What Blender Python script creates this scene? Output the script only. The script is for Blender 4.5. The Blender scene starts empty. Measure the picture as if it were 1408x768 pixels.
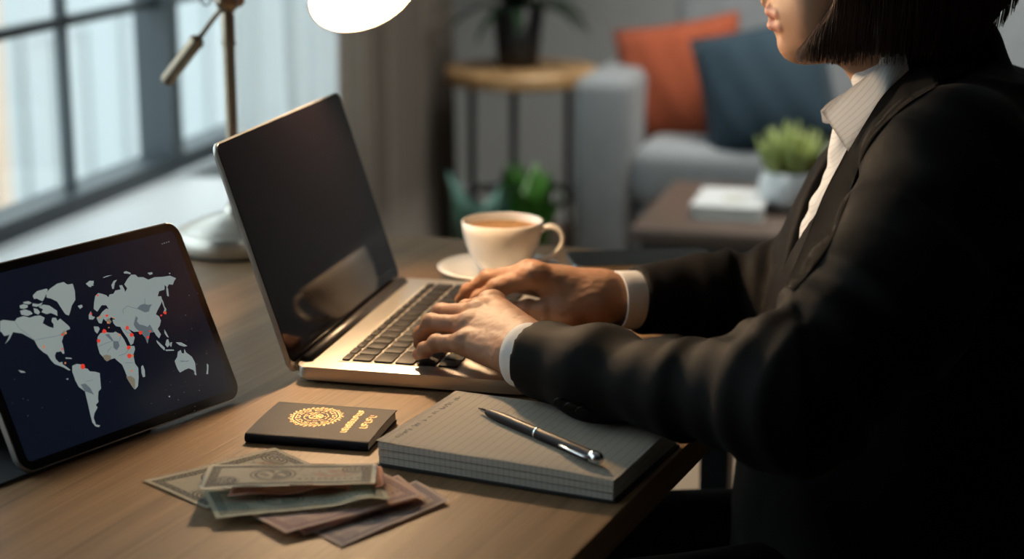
import bpy, bmesh, math, random
import numpy as np
from mathutils import Vector, Matrix, noise as mnoise
from mathutils.bvhtree import BVHTree
random.seed(7)
SC = bpy.context.scene
COL = SC.collection
PI = math.pi
# ---------------------------------------------------------------- camera, world, light, exposure
FPX, PITCH, YAW, CAMZ = 2500.0, math.radians(14.0), math.radians(15.0), 1.21
CP, SP, CY, SY = math.cos(PITCH), math.sin(PITCH), math.cos(YAW), math.sin(YAW)
TABLE = 0.74
def c2w(p):                    # heading-aligned metres -> room metres
    return Vector((p[0]*CY - p[1]*SY, p[0]*SY + p[1]*CY, p[2]))
def pc(x, y, T):               # sight line through a photo point, at depth T
    v = (384.0-y)/FPX
    return Vector(((x-704.0)/FPX*T, T*(CP+v*SP), CAMZ-T*(SP-v*CP)))
def pw(x, y, T): return c2w(pc(x, y, T))
def gc(x, y, z=TABLE):         # where that sight line meets height z
    v = (384.0-y)/FPX
    return pc(x, y, (CAMZ-z)/(SP-v*CP))
def gw(x, y, z=TABLE): return c2w(gc(x, y, z))

cam_d = bpy.data.cameras.new('camera'); cam = bpy.data.objects.new('camera', cam_d); COL.objects.link(cam)
cam.location = (0, 0, CAMZ); cam.rotation_euler = (PI/2-PITCH, 0, YAW)
cam_d.sensor_width = 36; cam_d.lens = FPX/1408*36
cam_d.clip_start = 0.05; cam_d.clip_end = 200
cam_d.dof.use_dof = True; cam_d.dof.focus_distance = 1.48; cam_d.dof.aperture_fstop = 3.9
SC.camera = cam

W = bpy.data.worlds.new('world'); SC.world = W; W.use_nodes = True
wn = W.node_tree.nodes; wl = W.node_tree.links
bg = wn['Background']; bg.inputs[0].default_value = (0.80, 0.90, 0.94, 1); bg.inputs[1].default_value = 3.2
sun_d = bpy.data.lights.new('sun', 'SUN'); sun_d.energy = 1.0; sun_d.angle = 0.2; sun_d.color = (1, .97, .93)
sun = bpy.data.objects.new('sun', sun_d); COL.objects.link(sun)
sun.rotation_euler = Vector((1.0, -0.35, 1.1)).to_track_quat('Z', 'Y').to_euler()
LAMP_W = 11.0
FILL_W = 31.0
def area(name, loc, size, power, col):
    d = bpy.data.lights.new(name, 'AREA'); d.shape = 'RECTANGLE'; d.size, d.size_y = size; d.energy = power; d.color = col
    o = bpy.data.objects.new(name, d); COL.objects.link(o); o.location = loc; d.spread = math.radians(100); return o
area('added_fill_light', (-.2, 4.2, 2.55), (1.6, .8), FILL_W, (1.0, .95, .88))  # added fill over the sofa to brighten the background, not a known fixture
SC.view_settings.view_transform = 'Standard'
SC.view_settings.look = 'None'
SC.view_settings.exposure = 0.0
SC.view_settings.gamma = 1.0
SC.view_settings.use_curve_mapping = False
SC.cycles.use_denoising = True
SC.cycles.max_bounces = 10
SC.cycles.transparent_max_bounces = 12
SC.cycles.sample_clamp_indirect = 6.0

# ---------------------------------------------------------------- materials
def lin(c):
    return tuple(((v/12.92) if v <= .04045 else ((v+.055)/1.055)**2.4) for v in c)
MATS = {}
def mat(name, col, rough=.5, metal=0., spec=.5, bump=0., bscale=200., emis=None, estr=0., sss=0., coat=0., var=0., vscale=8., sheen=0.):
    if name in MATS: return MATS[name]
    m = bpy.data.materials.new(name); m.use_nodes = True; MATS[name] = m
    n = m.node_tree.nodes; l = m.node_tree.links; b = n['Principled BSDF']
    b.inputs['Base Color'].default_value = (*col, 1); b.inputs['Roughness'].default_value = rough
    b.inputs['Metallic'].default_value = metal; b.inputs['Specular IOR Level'].default_value = spec
    tc = n.new('ShaderNodeTexCoord')
    if emis: b.inputs['Emission Color'].default_value = (*emis, 1); b.inputs['Emission Strength'].default_value = estr
    if sss: b.inputs['Subsurface Weight'].default_value = sss; b.inputs['Subsurface Radius'].default_value = (.012, .004, .002); b.inputs['Subsurface Scale'].default_value = 1.0
    if coat: b.inputs['Coat Weight'].default_value = coat
    if sheen: b.inputs['Sheen Weight'].default_value = sheen; b.inputs['Sheen Roughness'].default_value = .4
    if bump:
        t = n.new('ShaderNodeTexNoise'); t.inputs['Scale'].default_value = bscale; t.inputs['Detail'].default_value = 4
        l.new(tc.outputs['Object'], t.inputs['Vector'])
        bp = n.new('ShaderNodeBump'); bp.inputs['Strength'].default_value = bump; bp.inputs['Distance'].default_value = .002
        l.new(t.outputs['Fac'], bp.inputs['Height']); l.new(bp.outputs['Normal'], b.inputs['Normal'])
    if var:
        t = n.new('ShaderNodeTexNoise'); t.inputs['Scale'].default_value = vscale; t.inputs['Detail'].default_value = 5
        l.new(tc.outputs['Object'], t.inputs['Vector'])
        r = n.new('ShaderNodeValToRGB'); l.new(t.outputs['Fac'], r.inputs['Fac'])
        r.color_ramp.elements[0].position = .3; r.color_ramp.elements[1].position = .7
        r.color_ramp.elements[0].color = (*[c*(1-var) for c in col], 1); r.color_ramp.elements[1].color = (*[min(1, c*(1+var)) for c in col], 1)
        l.new(r.outputs['Color'], b.inputs['Base Color'])
    return m

def wood(name, light, dark, ang, sx=55., sy=2.2, rough=.45, planks=0.0, bump=.25):
    """wood whose grain runs along local Y turned by ang"""
    m = bpy.data.materials.new(name); m.use_nodes = True; MATS[name] = m
    n = m.node_tree.nodes; l = m.node_tree.links; b = n['Principled BSDF']
    tc = n.new('ShaderNodeTexCoord'); mp = n.new('ShaderNodeMapping'); mp.vector_type = 'TEXTURE'
    mp.inputs['Rotation'].default_value = (0, 0, ang); l.new(tc.outputs['Object'], mp.inputs['Vector'])
    st = n.new('ShaderNodeVectorMath'); st.operation = 'MULTIPLY'; st.inputs[1].default_value = (sx, sy, sx); l.new(mp.outputs['Vector'], st.inputs[0])
    t1 = n.new('ShaderNodeTexNoise'); t1.inputs['Scale'].default_value = 1; t1.inputs['Detail'].default_value = 6; t1.inputs['Roughness'].default_value = .6; l.new(st.outputs[0], t1.inputs['Vector'])
    st2 = n.new('ShaderNodeVectorMath'); st2.operation = 'MULTIPLY'; st2.inputs[1].default_value = (sx*9, sy*5, sx*9); l.new(mp.outputs['Vector'], st2.inputs[0])
    t2 = n.new('ShaderNodeTexNoise'); t2.inputs['Scale'].default_value = 1; t2.inputs['Detail'].default_value = 3; l.new(st2.outputs[0], t2.inputs['Vector'])
    mx = n.new('ShaderNodeMath'); mx.operation = 'MULTIPLY_ADD'; mx.inputs[1].default_value = .45; l.new(t2.outputs['Fac'], mx.inputs[0])
    m2 = n.new('ShaderNodeMath'); m2.operation = 'MULTIPLY'; m2.inputs[1].default_value = .55; l.new(t1.outputs['Fac'], m2.inputs[0]); l.new(m2.outputs[0], mx.inputs[2])
    r = n.new('ShaderNodeValToRGB'); l.new(mx.outputs[0], r.inputs['Fac'])
    r.color_ramp.elements[0].position = .36; r.color_ramp.elements[0].color = (*dark, 1)
    r.color_ramp.elements[1].position = .62; r.color_ramp.elements[1].color = (*light, 1)
    out = r.outputs['Color']
    if planks:
        br = n.new('ShaderNodeTexBrick'); br.inputs['Scale'].default_value = 1; br.inputs['Brick Width'].default_value = 1.3; br.inputs['Row Height'].default_value = planks
        br.inputs['Mortar Size'].default_value = .003; br.inputs['Color1'].default_value = (1, 1, 1, 1); br.inputs['Color2'].default_value = (.8, .8, .8, 1); br.inputs['Mortar'].default_value = (.15, .15, .15, 1)
        l.new(mp.outputs['Vector'], br.inputs['Vector'])
        mm = n.new('ShaderNodeMix'); mm.data_type = 'RGBA'; mm.blend_type = 'MULTIPLY'; mm.inputs[0].default_value = 1
        l.new(out, mm.inputs[6]); l.new(br.outputs['Color'], mm.inputs[7]); out = mm.outputs[2]
    l.new(out, b.inputs['Base Color']); b.inputs['Roughness'].default_value = rough
    bp = n.new('ShaderNodeBump'); bp.inputs['Strength'].default_value = bump; bp.inputs['Distance'].default_value = .0008
    l.new(mx.outputs[0], bp.inputs['Height']); l.new(bp.outputs['Normal'], b.inputs['Normal'])
    return m

# ---------------------------------------------------------------- object helpers (everything is modelled in room metres)
def thing(name, label, cat, loc=(0, 0, 0), group=None):
    o = bpy.data.objects.new(name, None); COL.objects.link(o); o.location = loc; o.empty_display_size = .02
    o['label'] = label; o['category'] = cat
    if group: o['group'] = group
    return o
def worldloc(o):
    v = Vector(o.location)
    while o.parent: o = o.parent; v = v+Vector(o.location)
    return v
def obj(name, bm, m, parent=None, smooth=True, loc=None, label=None, auto=None):
    me = bpy.data.meshes.new(name)
    off = Vector(loc) if loc is not None else (worldloc(parent) if parent else Vector((0, 0, 0)))
    if isinstance(bm, bmesh.types.BMesh):
        bmesh.ops.translate(bm, verts=bm.verts, vec=-off)
        bmesh.ops.recalc_face_normals(bm, faces=bm.faces)
        bm.to_mesh(me); bm.free()
    else:
        vs, fs = bm
        me.from_pydata([tuple(Vector(v)-off) for v in vs], [], fs)
    o = bpy.data.objects.new(name, me); COL.objects.link(o)
    if parent: o.parent = parent; o.location = off-worldloc(parent)
    else: o.location = off
    ms = m if isinstance(m, (list, tuple)) else [m]
    for k in ms: me.materials.append(k)
    if smooth:
        me.polygons.foreach_set('use_smooth', [True]*len(me.polygons))
        if auto is not None:
            me.set_sharp_from_angle(angle=math.radians(auto))
    if label: o['label'] = label
    return o
def tag(o, label, cat, group=None):
    o['label'] = label; o['category'] = cat
    if group: o['group'] = group
    return o
def struct(o): o['kind'] = 'structure'; return o
I4 = Matrix.Identity(4)
def frame(o, x, y=None, z=None):
    x = Vector(x).normalized()
    if z is None: z = Vector((0, 0, 1))
    z = Vector(z).normalized()
    if y is None: y = z.cross(x)
    y = Vector(y).normalized()
    M = Matrix((x, y, z)).transposed().to_4x4(); M.translation = Vector(o); return M
def box(bm, lo, hi, M=I4, bev=0., seg=2):
    lo = Vector(lo); hi = Vector(hi); c = (lo+hi)/2; s = hi-lo
    r = bmesh.ops.create_cube(bm, size=1, matrix=M @ Matrix.Translation(c) @ Matrix.Diagonal((*s, 1)))
    if bev:
        es = list({e for v in r['verts'] for e in v.link_edges})
        bmesh.ops.bevel(bm, geom=es, offset=bev, segments=seg, affect='EDGES', profile=.5)
def prism(bm, poly, z0, z1, M=I4, bev=0., seg=2):
    a = [bm.verts.new(M @ Vector((p[0], p[1], z0))) for p in poly]
    b = [bm.verts.new(M @ Vector((p[0], p[1], z1))) for p in poly]
    n = len(poly)
    f0 = bm.faces.new(a[::-1]); f1 = bm.faces.new(b)
    for i in range(n): bm.faces.new((a[i], a[(i+1) % n], b[(i+1) % n], b[i]))
    if bev:
        bmesh.ops.bevel(bm, geom=list(f0.edges)+list(f1.edges), offset=bev, segments=seg, affect='EDGES', profile=.5)
def rrect(x0, y0, x1, y1, r, n=6):
    P = []
    for cx, cy, a0 in ((x1-r, y1-r, 0), (x0+r, y1-r, 90), (x0+r, y0+r, 180), (x1-r, y0+r, 270)):
        for i in range(n+1):
            a = math.radians(a0+90*i/n); P.append((cx+r*math.cos(a), cy+r*math.sin(a)))
    return P
def lathe(bm, prof, c=(0, 0, 0), seg=48, M=None, a0=0, close=False):
    M = M or Matrix.Translation(Vector(c)); rings = []
    for r, z in prof:
        if r < 1e-6: rings.append([bm.verts.new(M @ Vector((0, 0, z)))])
        else: rings.append([bm.verts.new(M @ Vector((r*math.cos(2*PI*i/seg), r*math.sin(2*PI*i/seg), z))) for i in range(seg)])
    pairs = list(zip(rings, rings[1:]))
    if close: pairs.append((rings[-1], rings[0]))
    for A, B in pairs:
        for i in range(seg):
            j = (i+1) % seg
            if len(A) == 1 and len(B) == 1: continue
            if len(A) == 1: bm.faces.new((A[0], B[i], B[j]))
            elif len(B) == 1: bm.faces.new((A[i], A[j], B[0]))
            else: bm.faces.new((A[i], A[j], B[j], B[i]))
def tube(bm, pts, rad, seg=12, caps=True, flat=None):
    """tube through pts; rad number or list; flat=(sx, sy) squashes the section"""
    pts = [Vector(p) for p in pts]; n = len(pts); rad = rad if isinstance(rad, (list, tuple)) else [rad]*n
    up = Vector((0, 0, 1)); rings = []; prev = None
    for i, p in enumerate(pts):
        d = (pts[min(i+1, n-1)]-pts[max(i-1, 0)]).normalized()
        if prev is None:
            s = d.cross(up) if abs(d.z) < .95 else d.cross(Vector((0, 1, 0)))
        else: s = prev-d*prev.dot(d)
        s.normalize(); prev = s; t = s.cross(d)
        fx, fy = flat or (1, 1)
        rings.append([bm.verts.new(p+s*(rad[i]*fx*math.cos(2*PI*k/seg))+t*(rad[i]*fy*math.sin(2*PI*k/seg))) for k in range(seg)])
    for A, B in zip(rings, rings[1:]):
        for k in range(seg): bm.faces.new((A[k], A[(k+1) % seg], B[(k+1) % seg], B[k]))
    if caps: bm.faces.new(rings[0][::-1]); bm.faces.new(rings[-1])
def spline(pts, n=8):
    """Catmull-Rom through pts (tuples of any length)"""
    P = [np.array(p, float) for p in pts]; P = [2*P[0]-P[1]]+P+[2*P[-1]-P[-2]]; out = []
    for i in range(1, len(P)-2):
        for k in range(n):
            t = k/n; a, b, c, d = P[i-1:i+3]
            out.append(.5*((2*b)+(c-a)*t+(2*a-5*b+4*c-d)*t*t+(3*b-a-3*c+d)*t**3))
    out.append(P[-2]); return out
def BM(): return bmesh.new()
def grid_sheet(bm, fn, nu, nv, uvname='UVMap'):
    uv = bm.loops.layers.uv.get(uvname) or bm.loops.layers.uv.new(uvname)
    V = [[bm.verts.new(fn(i/nu, j/nv)) for j in range(nv+1)] for i in range(nu+1)]
    for i in range(nu):
        for j in range(nv):
            f = bm.faces.new((V[i][j], V[i+1][j], V[i+1][j+1], V[i][j+1]))
            for lp, (a, b) in zip(f.loops, ((i, j), (i+1, j), (i+1, j+1), (i, j+1))): lp[uv].uv = (a/nu, b/nv)
    return V
def copy_tree(o, parent=None):
    c = o.copy(); COL.objects.link(c)
    if parent: c.parent = parent
    for ch in list(o.children): copy_tree(ch, c)
    return c

# ---------------------------------------------------------------- the setting
XW, YB, XR, YN, ZC = -1.64, 5.45, 2.9, -1.9, 2.6
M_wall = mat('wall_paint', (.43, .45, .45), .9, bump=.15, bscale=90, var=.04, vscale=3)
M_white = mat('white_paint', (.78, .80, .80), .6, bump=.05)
M_dwall = mat('wall_paint_darkened', (.10, .10, .105), .9, bump=.15, bscale=90)  # unseen walls coloured dark so the laptop screen mirrors less light
M_ceil = mat('ceiling_paint', (.7, .7, .68), .9, bump=.1)
M_floor = wood('floor_oak', (.20, .125, .075), (.10, .06, .035), 0, 30, 1.5, .5, planks=.12)
M_frame = mat('window_frame_paint', (.045, .06, .07), .45, bump=.05)
bm = BM(); box(bm, (XW-.2, YN-.1, -.1), (XR+.1, YB+.1, 0)); struct(obj('floor', bm, M_floor, smooth=False))
bm = BM(); box(bm, (XW-.2, YN-.1, ZC), (XR+.1, YB+.1, ZC+.1)); struct(obj('ceiling', bm, M_ceil, smooth=False))
bm = BM(); box(bm, (XW-.2, YB, 0), (XR+.1, YB+.1, ZC)); struct(obj('wall_back', bm, M_wall, smooth=False))
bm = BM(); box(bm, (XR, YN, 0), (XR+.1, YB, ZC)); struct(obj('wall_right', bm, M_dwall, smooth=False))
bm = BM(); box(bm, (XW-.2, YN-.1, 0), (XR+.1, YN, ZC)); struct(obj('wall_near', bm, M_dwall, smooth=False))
WY0, WY1, WZ0, WZ1 = .28, 4.28, .50, 2.35
bm = BM()
box(bm, (XW-.2, YN, 0), (XW, WY0, ZC)); box(bm, (XW-.2, WY1, 0), (XW, YB, ZC))
box(bm, (XW-.2, WY0, 0), (XW, WY1, WZ0-.035)); box(bm, (XW-.2, WY0, WZ1), (XW, WY1, ZC))
struct(obj('wall_left', bm, M_wall, smooth=False))
# panes are thin sheets of clear glass
def glass_mat():
    m = bpy.data.materials.new('clear_glass'); m.use_nodes = True; n = m.node_tree.nodes; l = m.node_tree.links
    n.remove(n['Principled BSDF']); o = n['Material Output']
    t = n.new('ShaderNodeBsdfTransparent'); t.inputs[0].default_value = (.95, .98, .98, 1)
    g = n.new('ShaderNodeBsdfGlossy'); g.inputs['Roughness'].default_value = .02
    mx = n.new('ShaderNodeMixShader'); mx.inputs[0].default_value = .04; l.new(t.outputs[0], mx.inputs[1]); l.new(g.outputs[0], mx.inputs[2]); l.new(mx.outputs[0], o.inputs[0])
    return m
M_glass = glass_mat()
NB = 5; bw = (WY1-WY0)/NB
for i in range(NB):
    y0 = WY0+i*bw; y1 = y0+bw; bm = BM()
    w = .022
    box(bm, (XW-.10, y0, WZ0), (XW-.02, y0+w, WZ1)); box(bm, (XW-.10, y1-w, WZ0), (XW-.02, y1, WZ1))
    box(bm, (XW-.10, y0+w, WZ0), (XW-.02, y1-w, WZ0+.035)); box(bm, (XW-.10, y0+w, WZ1-.04), (XW-.02, y1-w, WZ1))
    ym = (y0+y1)/2
    box(bm, (XW-.07, ym-.008, WZ0+.035), (XW-.05, ym+.008, WZ1-.04))
    for z in (.855, 1.30, 1.80):
        box(bm, (XW-.075, y0+w, z-.009), (XW-.045, ym-.008, z+.009)); box(bm, (XW-.075, ym+.008, z-.009), (XW-.045, y1-w, z+.009))
    wo = struct(obj('window_%d' % (i+1), bm, M_frame, smooth=False))
    bm = BM(); box(bm, (XW-.062, y0+w, WZ0+.03), (XW-.058, y1-w, WZ1-.03)); obj('pane', bm, M_glass, wo, smooth=False)
bm = BM(); box(bm, (XW-.02, WY0-.1, WZ0-.035), (XW+.27, 3.44, WZ0), bev=.006)
struct(obj('trim_1', bm, mat('sill_paint', (.74, .77, .78), .45, bump=.04), smooth=False))
bm = BM(); box(bm, (XW, WY0-.1, 0), (XW+.24, 3.42, WZ0-.035)); struct(obj('trim_2', bm, mat('panel_paint', (.45, .47, .48), .6), smooth=False))
bm = BM(); box(bm, (XW+.0, YB-.018, 0), (XR, YB, .09), bev=.004); struct(obj('baseboard_back', bm, M_white, smooth=False))

# curtains: rippled cloth with thickness
def curtain(name, y0, y1, x, z0, z1, waves, amp, m, label, cat, folds_seed):
    rnd = random.Random(folds_seed); ph = [rnd.uniform(0, 6.28) for _ in range(4)]
    bm = BM(); nu, nv = waves*16, 10
    def fn(u, v):
        y = y0+(y1-y0)*u; a = amp*(.75+.25*v)
        dx = a*math.sin(2*PI*waves*u+ph[0]+.5*math.sin(5*u+ph[1]))+a*.35*math.sin(2*PI*waves*1.7*u+ph[2])+.004*math.sin(9*v+ph[3]+u*5)
        return Vector((x+dx, y, z1+(z0-z1)*v))
    grid_sheet(bm, fn, nu, nv)
    bmesh.ops.solidify(bm, geom=bm.faces[:], thickness=.002)
    t = thing(name, label, cat, ((x), (y0+y1)/2, z0))
    obj('cloth', bm, m, t)
    for k in range(waves+1):
        yy = y0+(y1-y0)*(k+.5)/(waves+1); bm = BM()
        lathe(bm, [(.015, -.003), (.019, 0), (.015, .003), (.013, 0)], seg=16, M=frame((x, yy, z1+.012), (1, 0, 0), (0, 0, 1), (0, 1, 0)), close=True)
        obj('curtain_ring', bm, MATS['brass_dark'], t)
    return t
mat('brass_dark', (.16, .13, .09), .35, 1.0)
def sheer_mat():
    m = bpy.data.materials.new('sheer_voile'); m.use_nodes = True; n = m.node_tree.nodes; l = m.node_tree.links
    b = n['Principled BSDF']; b.inputs['Base Color'].default_value = (.80, .84, .84, 1); b.inputs['Roughness'].default_value = .9
    tr = n.new('ShaderNodeBsdfTranslucent'); tr.inputs[0].default_value = (.92, .95, .96, 1)
    tp = n.new('ShaderNodeBsdfTransparent')
    wv = n.new('ShaderNodeTexNoise'); wv.inputs['Scale'].default_value = 400
    a = n.new('ShaderNodeMixShader'); a.inputs[0].default_value = .72; l.new(b.outputs[0], a.inputs[1]); l.new(tr.outputs[0], a.inputs[2])
    c = n.new('ShaderNodeMixShader'); c.inputs[0].default_value = .07; l.new(a.outputs[0], c.inputs[1]); l.new(tp.outputs[0], c.inputs[2])
    l.new(c.outputs[0], n['Material Output'].inputs[0]); return m
curtain('sheer_curtain', 3.48, 4.08, XW+.10, .03, 2.40, 5, .022, sheer_mat(), 'white sheer curtain hanging at the end of the window', 'curtain', 3)
curtain('curtain', 4.12, 5.02, XW+.11, .03, 2.40, 9, .026, mat('taupe_linen', (.36, .32, .275), .95, bump=.3, bscale=400, sheen=.3), 'heavy taupe curtain in deep folds between window and side table', 'curtain', 5)
bm = BM(); tube(bm, [(XW+.105, 3.3, 2.415), (XW+.105, 5.15, 2.415)], .010, 12)
for yy in (3.35, 5.1): tube(bm, [(XW, yy, 2.415), (XW+.105, yy, 2.415)], .006, 8)
tag(obj('curtain_rod', bm, MATS['brass_dark']), 'dark metal rod carrying the sheer and taupe curtains', 'curtain rod')

# outside, beyond the glass
def facade(name, cx, cy, wx, wy, z0, z1, m, mw, rows, cols, label):
    t = thing(name, label, 'building', (cx, cy, z0))
    bm = BM(); box(bm, (cx-wx, cy-wy/2, z0), (cx, cy+wy/2, z1)); obj('walls', bm, m, t, smooth=False)
    bm = BM(); box(bm, (cx-wx-.15, cy-wy/2-.15, z1), (cx+.2, cy+wy/2+.15, z1+.3)); obj('cornice', bm, M_white, t, smooth=False)
    dy = wy/cols; dz = (z1-z0)/rows
    for r in range(rows):
        for c in range(cols):
            yc = cy-wy/2+dy*(c+.5); zc = z0+dz*(r+.5)
            bm = BM()
            for (a, b2, c2, d) in ((-.32, -.28, -.36, .36), (.28, .32, -.36, .36), (-.28, .28, -.36, -.32), (-.28, .28, .32, .36), (-.02, .02, -.32, .32)):
                box(bm, (cx-.02, yc+dy*a, zc+dz*c2), (cx+.06, yc+dy*b2, zc+dz*d))
            w = obj('window', bm, m, t, smooth=False)
            bm = BM(); box(bm, (cx-.01, yc-dy*.28, zc-dz*.32), (cx+.02, yc+dy*.28, zc+dz*.32)); obj('pane', bm, mw, w, smooth=False)
    return t
M_gl1 = mat('far_pane_glass', (.26, .28, .28), .15)
bx = pw(60, 200, 15)
facade('apartment_building', -9.0, 12.6, 6, 5.2, -6, 5, mat('render_cream', (.42, .31, .23), .9, bump=.2, bscale=8), M_gl1, 4, 3, 'cream rendered building seen through the nearer window panes')
facade('office_building', -9.6, 20.6, 6, 9.0, -6, 8, mat('render_pale', (.32, .345, .35), .9, bump=.2, bscale=8), M_gl1, 5, 4, 'pale blue grey building seen through the farther window panes')
bm = BM(); box(bm, (-60, -25, -6.3), (XW-.25, 60, -6)); struct(obj('ground', bm, mat('street_paving', (.33, .34, .34), .9, var=.08, vscale=1)))

# rug under the desk
bm = BM(); prism(bm, rrect(-.95, .6, 1.9, 3.35, .04), 0, .010)
rg = thing('rug', 'flat beige woven rug on the floor under the desk', 'rug', (.5, 2.0, 0))
obj('pile', bm, mat('rug_wool', (.27, .19, .12), .95, bump=.8, bscale=500, var=.12, vscale=60), rg, smooth=False)
bm = BM(); bord = [(-.95, .6), (1.9, .6), (1.9, 3.35), (-.95, 3.35), (-.95, .6)]
for a, b in zip(bord, bord[1:]): tube(bm, [(a[0], a[1], .007), (b[0], b[1], .007)], .0065, 8)
obj('binding', bm, mat('rug_edge', (.34, .27, .20), .9), rg)

# ---------------------------------------------------------------- sofa
M_sofa = mat('grey_weave', (.215, .235, .245), .95, bump=.5, bscale=600, var=.07, vscale=30, sheen=.2)
def cushion_mesh(bm, sx, sy, sz, M, n=14, puff=.5, pinch=.06):
    """pillow: two bulging skins meeting at a seam"""
    def h(u, v):
        e = (1-(2*u-1)**2)*(1-(2*v-1)**2); return sz*.5*(max(e, 0)**puff)
    def xy(u, v):
        U = 2*u-1; V = 2*v-1
        k = 1-pinch*(1-V*V)*(abs(U)**3) ; k2 = 1-pinch*(1-U*U)*(abs(V)**3)
        return U*sx/2*k, V*sy/2*k2
    for s in (1, -1):
        V = [[None]*(n+1) for _ in range(n+1)]
        for i in range(n+1):
            for j in range(n+1):
                u, v = i/n, j/n; x, y = xy(u, v); z = s*h(u, v)
                z += .004*math.sin(23*u+9*v)*min(1, abs(z)*40)
                V[i][j] = bm.verts.new(M @ Vector((x, y, z)))
        for i in range(n):
            for j in range(n):
                q = (V[i][j], V[i+1][j], V[i+1][j+1], V[i][j+1]); bm.faces.new(q if s > 0 else q[::-1])
    bmesh.ops.remove_doubles(bm, verts=bm.verts, dist=1e-5)
SX0, SX1, SY0, SY1 = -1.03, .95, 4.42, 5.30
so = thing('sofa', 'grey fabric sofa with boxy arms against the back wall', 'sofa', ((SX0+SX1)/2, 4.85, 0))
bm = BM(); box(bm, (SX0+.15, SY0+.04, .09), (SX1-.15, SY1-.02, .27), bev=.02, seg=3); obj('seat_base', bm, M_sofa, so)
for a, b in ((SX0, SX0+.15), (SX1-.15, SX1)):
    bm = BM(); box(bm, (a, SY0, .09), (b, SY1, .60), bev=.035, seg=4); obj('arm', bm, M_sofa, so)
bm = BM(); box(bm, (SX0+.15, SY1-.20, .27), (SX1-.15, SY1, .80), bev=.05, seg=4); obj('back_frame', bm, M_sofa, so)
for k in range(2):
    x0 = SX0+.155+k*.84; bm = BM(); box(bm, (x0, SY0-.01, .275), (x0+.83, SY1-.2, .435), bev=.045, seg=5); obj('seat_cushion', bm, M_sofa, so)
    bm = BM(); M = frame((x0+.415, SY1-.285, .615), (1, 0, 0), None, (0, -.97, .24)); box(bm, (-.41, -.20, -.07), (.41, .20, .07), M, bev=.05, seg=5); obj('back_cushion', bm, M_sofa, so)
for (x, y) in ((SX0+.08, SY0+.08), (SX1-.08, SY0+.08), (SX0+.08, SY1-.08), (SX1-.08, SY1-.08)):
    bm = BM(); lathe(bm, [(0, 0), (.014, 0), (.022, .10), (0, .10)], (x, y, 0), 12); obj('leg', bm, mat('dark_leg', (.03, .025, .02), .4), so)
def pillow(name, x, y, z, size, nrm, spin, m, label, cat):
    z_ = Vector(nrm).normalized(); xx = Vector((0, 0, 1)).cross(z_).normalized()
    M = frame((x, y, z), xx, None, z_) @ Matrix.Rotation(spin, 4, 'Z')
    t = thing(name, label, cat, (x, y, z-size*.5)); bm = BM(); cushion_mesh(bm, size, size, .15, M); obj('cover', bm, m, t)
    bm = BM(); s = size/2*.985; n = 14; ring = []
    for a, b in (((-1, -1), (1, -1)), ((1, -1), (1, 1)), ((1, 1), (-1, 1)), ((-1, 1), (-1, -1))):
        for i in range(n):
            U = a[0]+(b[0]-a[0])*i/n; V = a[1]+(b[1]-a[1])*i/n
            k = 1-.06*(1-V*V)*abs(U)**3; k2 = 1-.06*(1-U*U)*abs(V)**3
            ring.append(M @ Vector((U*size/2*k, V*size/2*k2, 0)))
    tube(bm, ring+[ring[0]], .004, 6, caps=False); obj('piping', bm, m, t)
    return t
def pl_at(px, py, T, name, size, nrm, spin, m, label):
    p = pw(px, py, T); return pillow(name, p.x, p.y, p.z, size, nrm, spin, m, label, 'cushion')
pl_at(936, 116, 4.76, 'cushion', .335, (-.10, -1, .30), math.radians(11), mat('rust_linen', (.30, .062, .022), .95, bump=.5, bscale=500, sheen=.08), 'rust orange square cushion leaning by the sofa arm')
pl_at(1054, 124, 4.52, 'cushion', .335, (-.05, -1, .38), math.radians(15), mat('blue_velvet', (.007, .027, .043), .85, bump=.4, bscale=500, sheen=.08), 'dark blue square cushion overlapping the orange one on the sofa')

# ---------------------------------------------------------------- coffee table with book and succulent
M_dwood = wood('walnut_dark', (.105, .07, .05), (.05, .033, .025), PI/2, 40, 2, .4)
CX0, CX1, CY0, CY1 = -.72, .38, 3.63, 4.17
ct = thing('coffee_table', 'low dark wooden coffee table in front of the sofa', 'table', ((CX0+CX1)/2, 3.9, 0))
bm = BM(); box(bm, (CX0, CY0, .375), (CX1, CY1, .40), bev=.004); obj('tabletop', bm, M_dwood, ct, auto=30)
bm = BM(); box(bm, (CX0+.02, CY0+.02, .24), (CX1-.02, CY1-.02, .375)); obj('apron', bm, mat('dark_side', (.028, .027, .028), .5), ct, smooth=False)
for x in (CX0+.03, CX1-.07):
    for y in (CY0+.03, CY1-.07):
        bm = BM(); box(bm, (x, y, 0.0), (x+.04, y+.04, .24), bev=.003); obj('leg', bm, MATS['dark_side'], ct, smooth=False)
p0 = gw(1007, 290, .40)
Mb = frame((p0.x, p0.y, .40), Vector((math.cos(.02), math.sin(.02), 0)))
bk = thing('book', 'white hardback book lying on the coffee table', 'book', (p0.x, p0.y, .40))
bm = BM(); box(bm, (-.075, -.105, 0), (.075, .105, .003), Mb); box(bm, (-.075, -.105, .027), (.075, .105, .030), Mb); box(bm, (-.078, -.105, 0), (-.074, .105, .030), Mb); obj('book_cover', bm, mat('book_white', (.48, .50, .50), .5, bump=.02), bk, smooth=False)
bm = BM(); box(bm, (-.073, -.1, .003), (.07, .1, .027), Mb); obj('pages', bm, mat('book_pages', (.6, .58, .52), .8), bk, smooth=False)
bm = BM(); box(bm, (-.018, -.03, .030), (.028, .01, .0306), Mb); obj('cover_plate', bm, mat('book_plate', (.30, .29, .22), .5), bk, smooth=False)
p1 = gw(1084, 287, .40)
sp_ = thing('succulent', 'small green succulent in a round white pot on the coffee table', 'plant', (p1.x, p1.y, .40))
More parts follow.
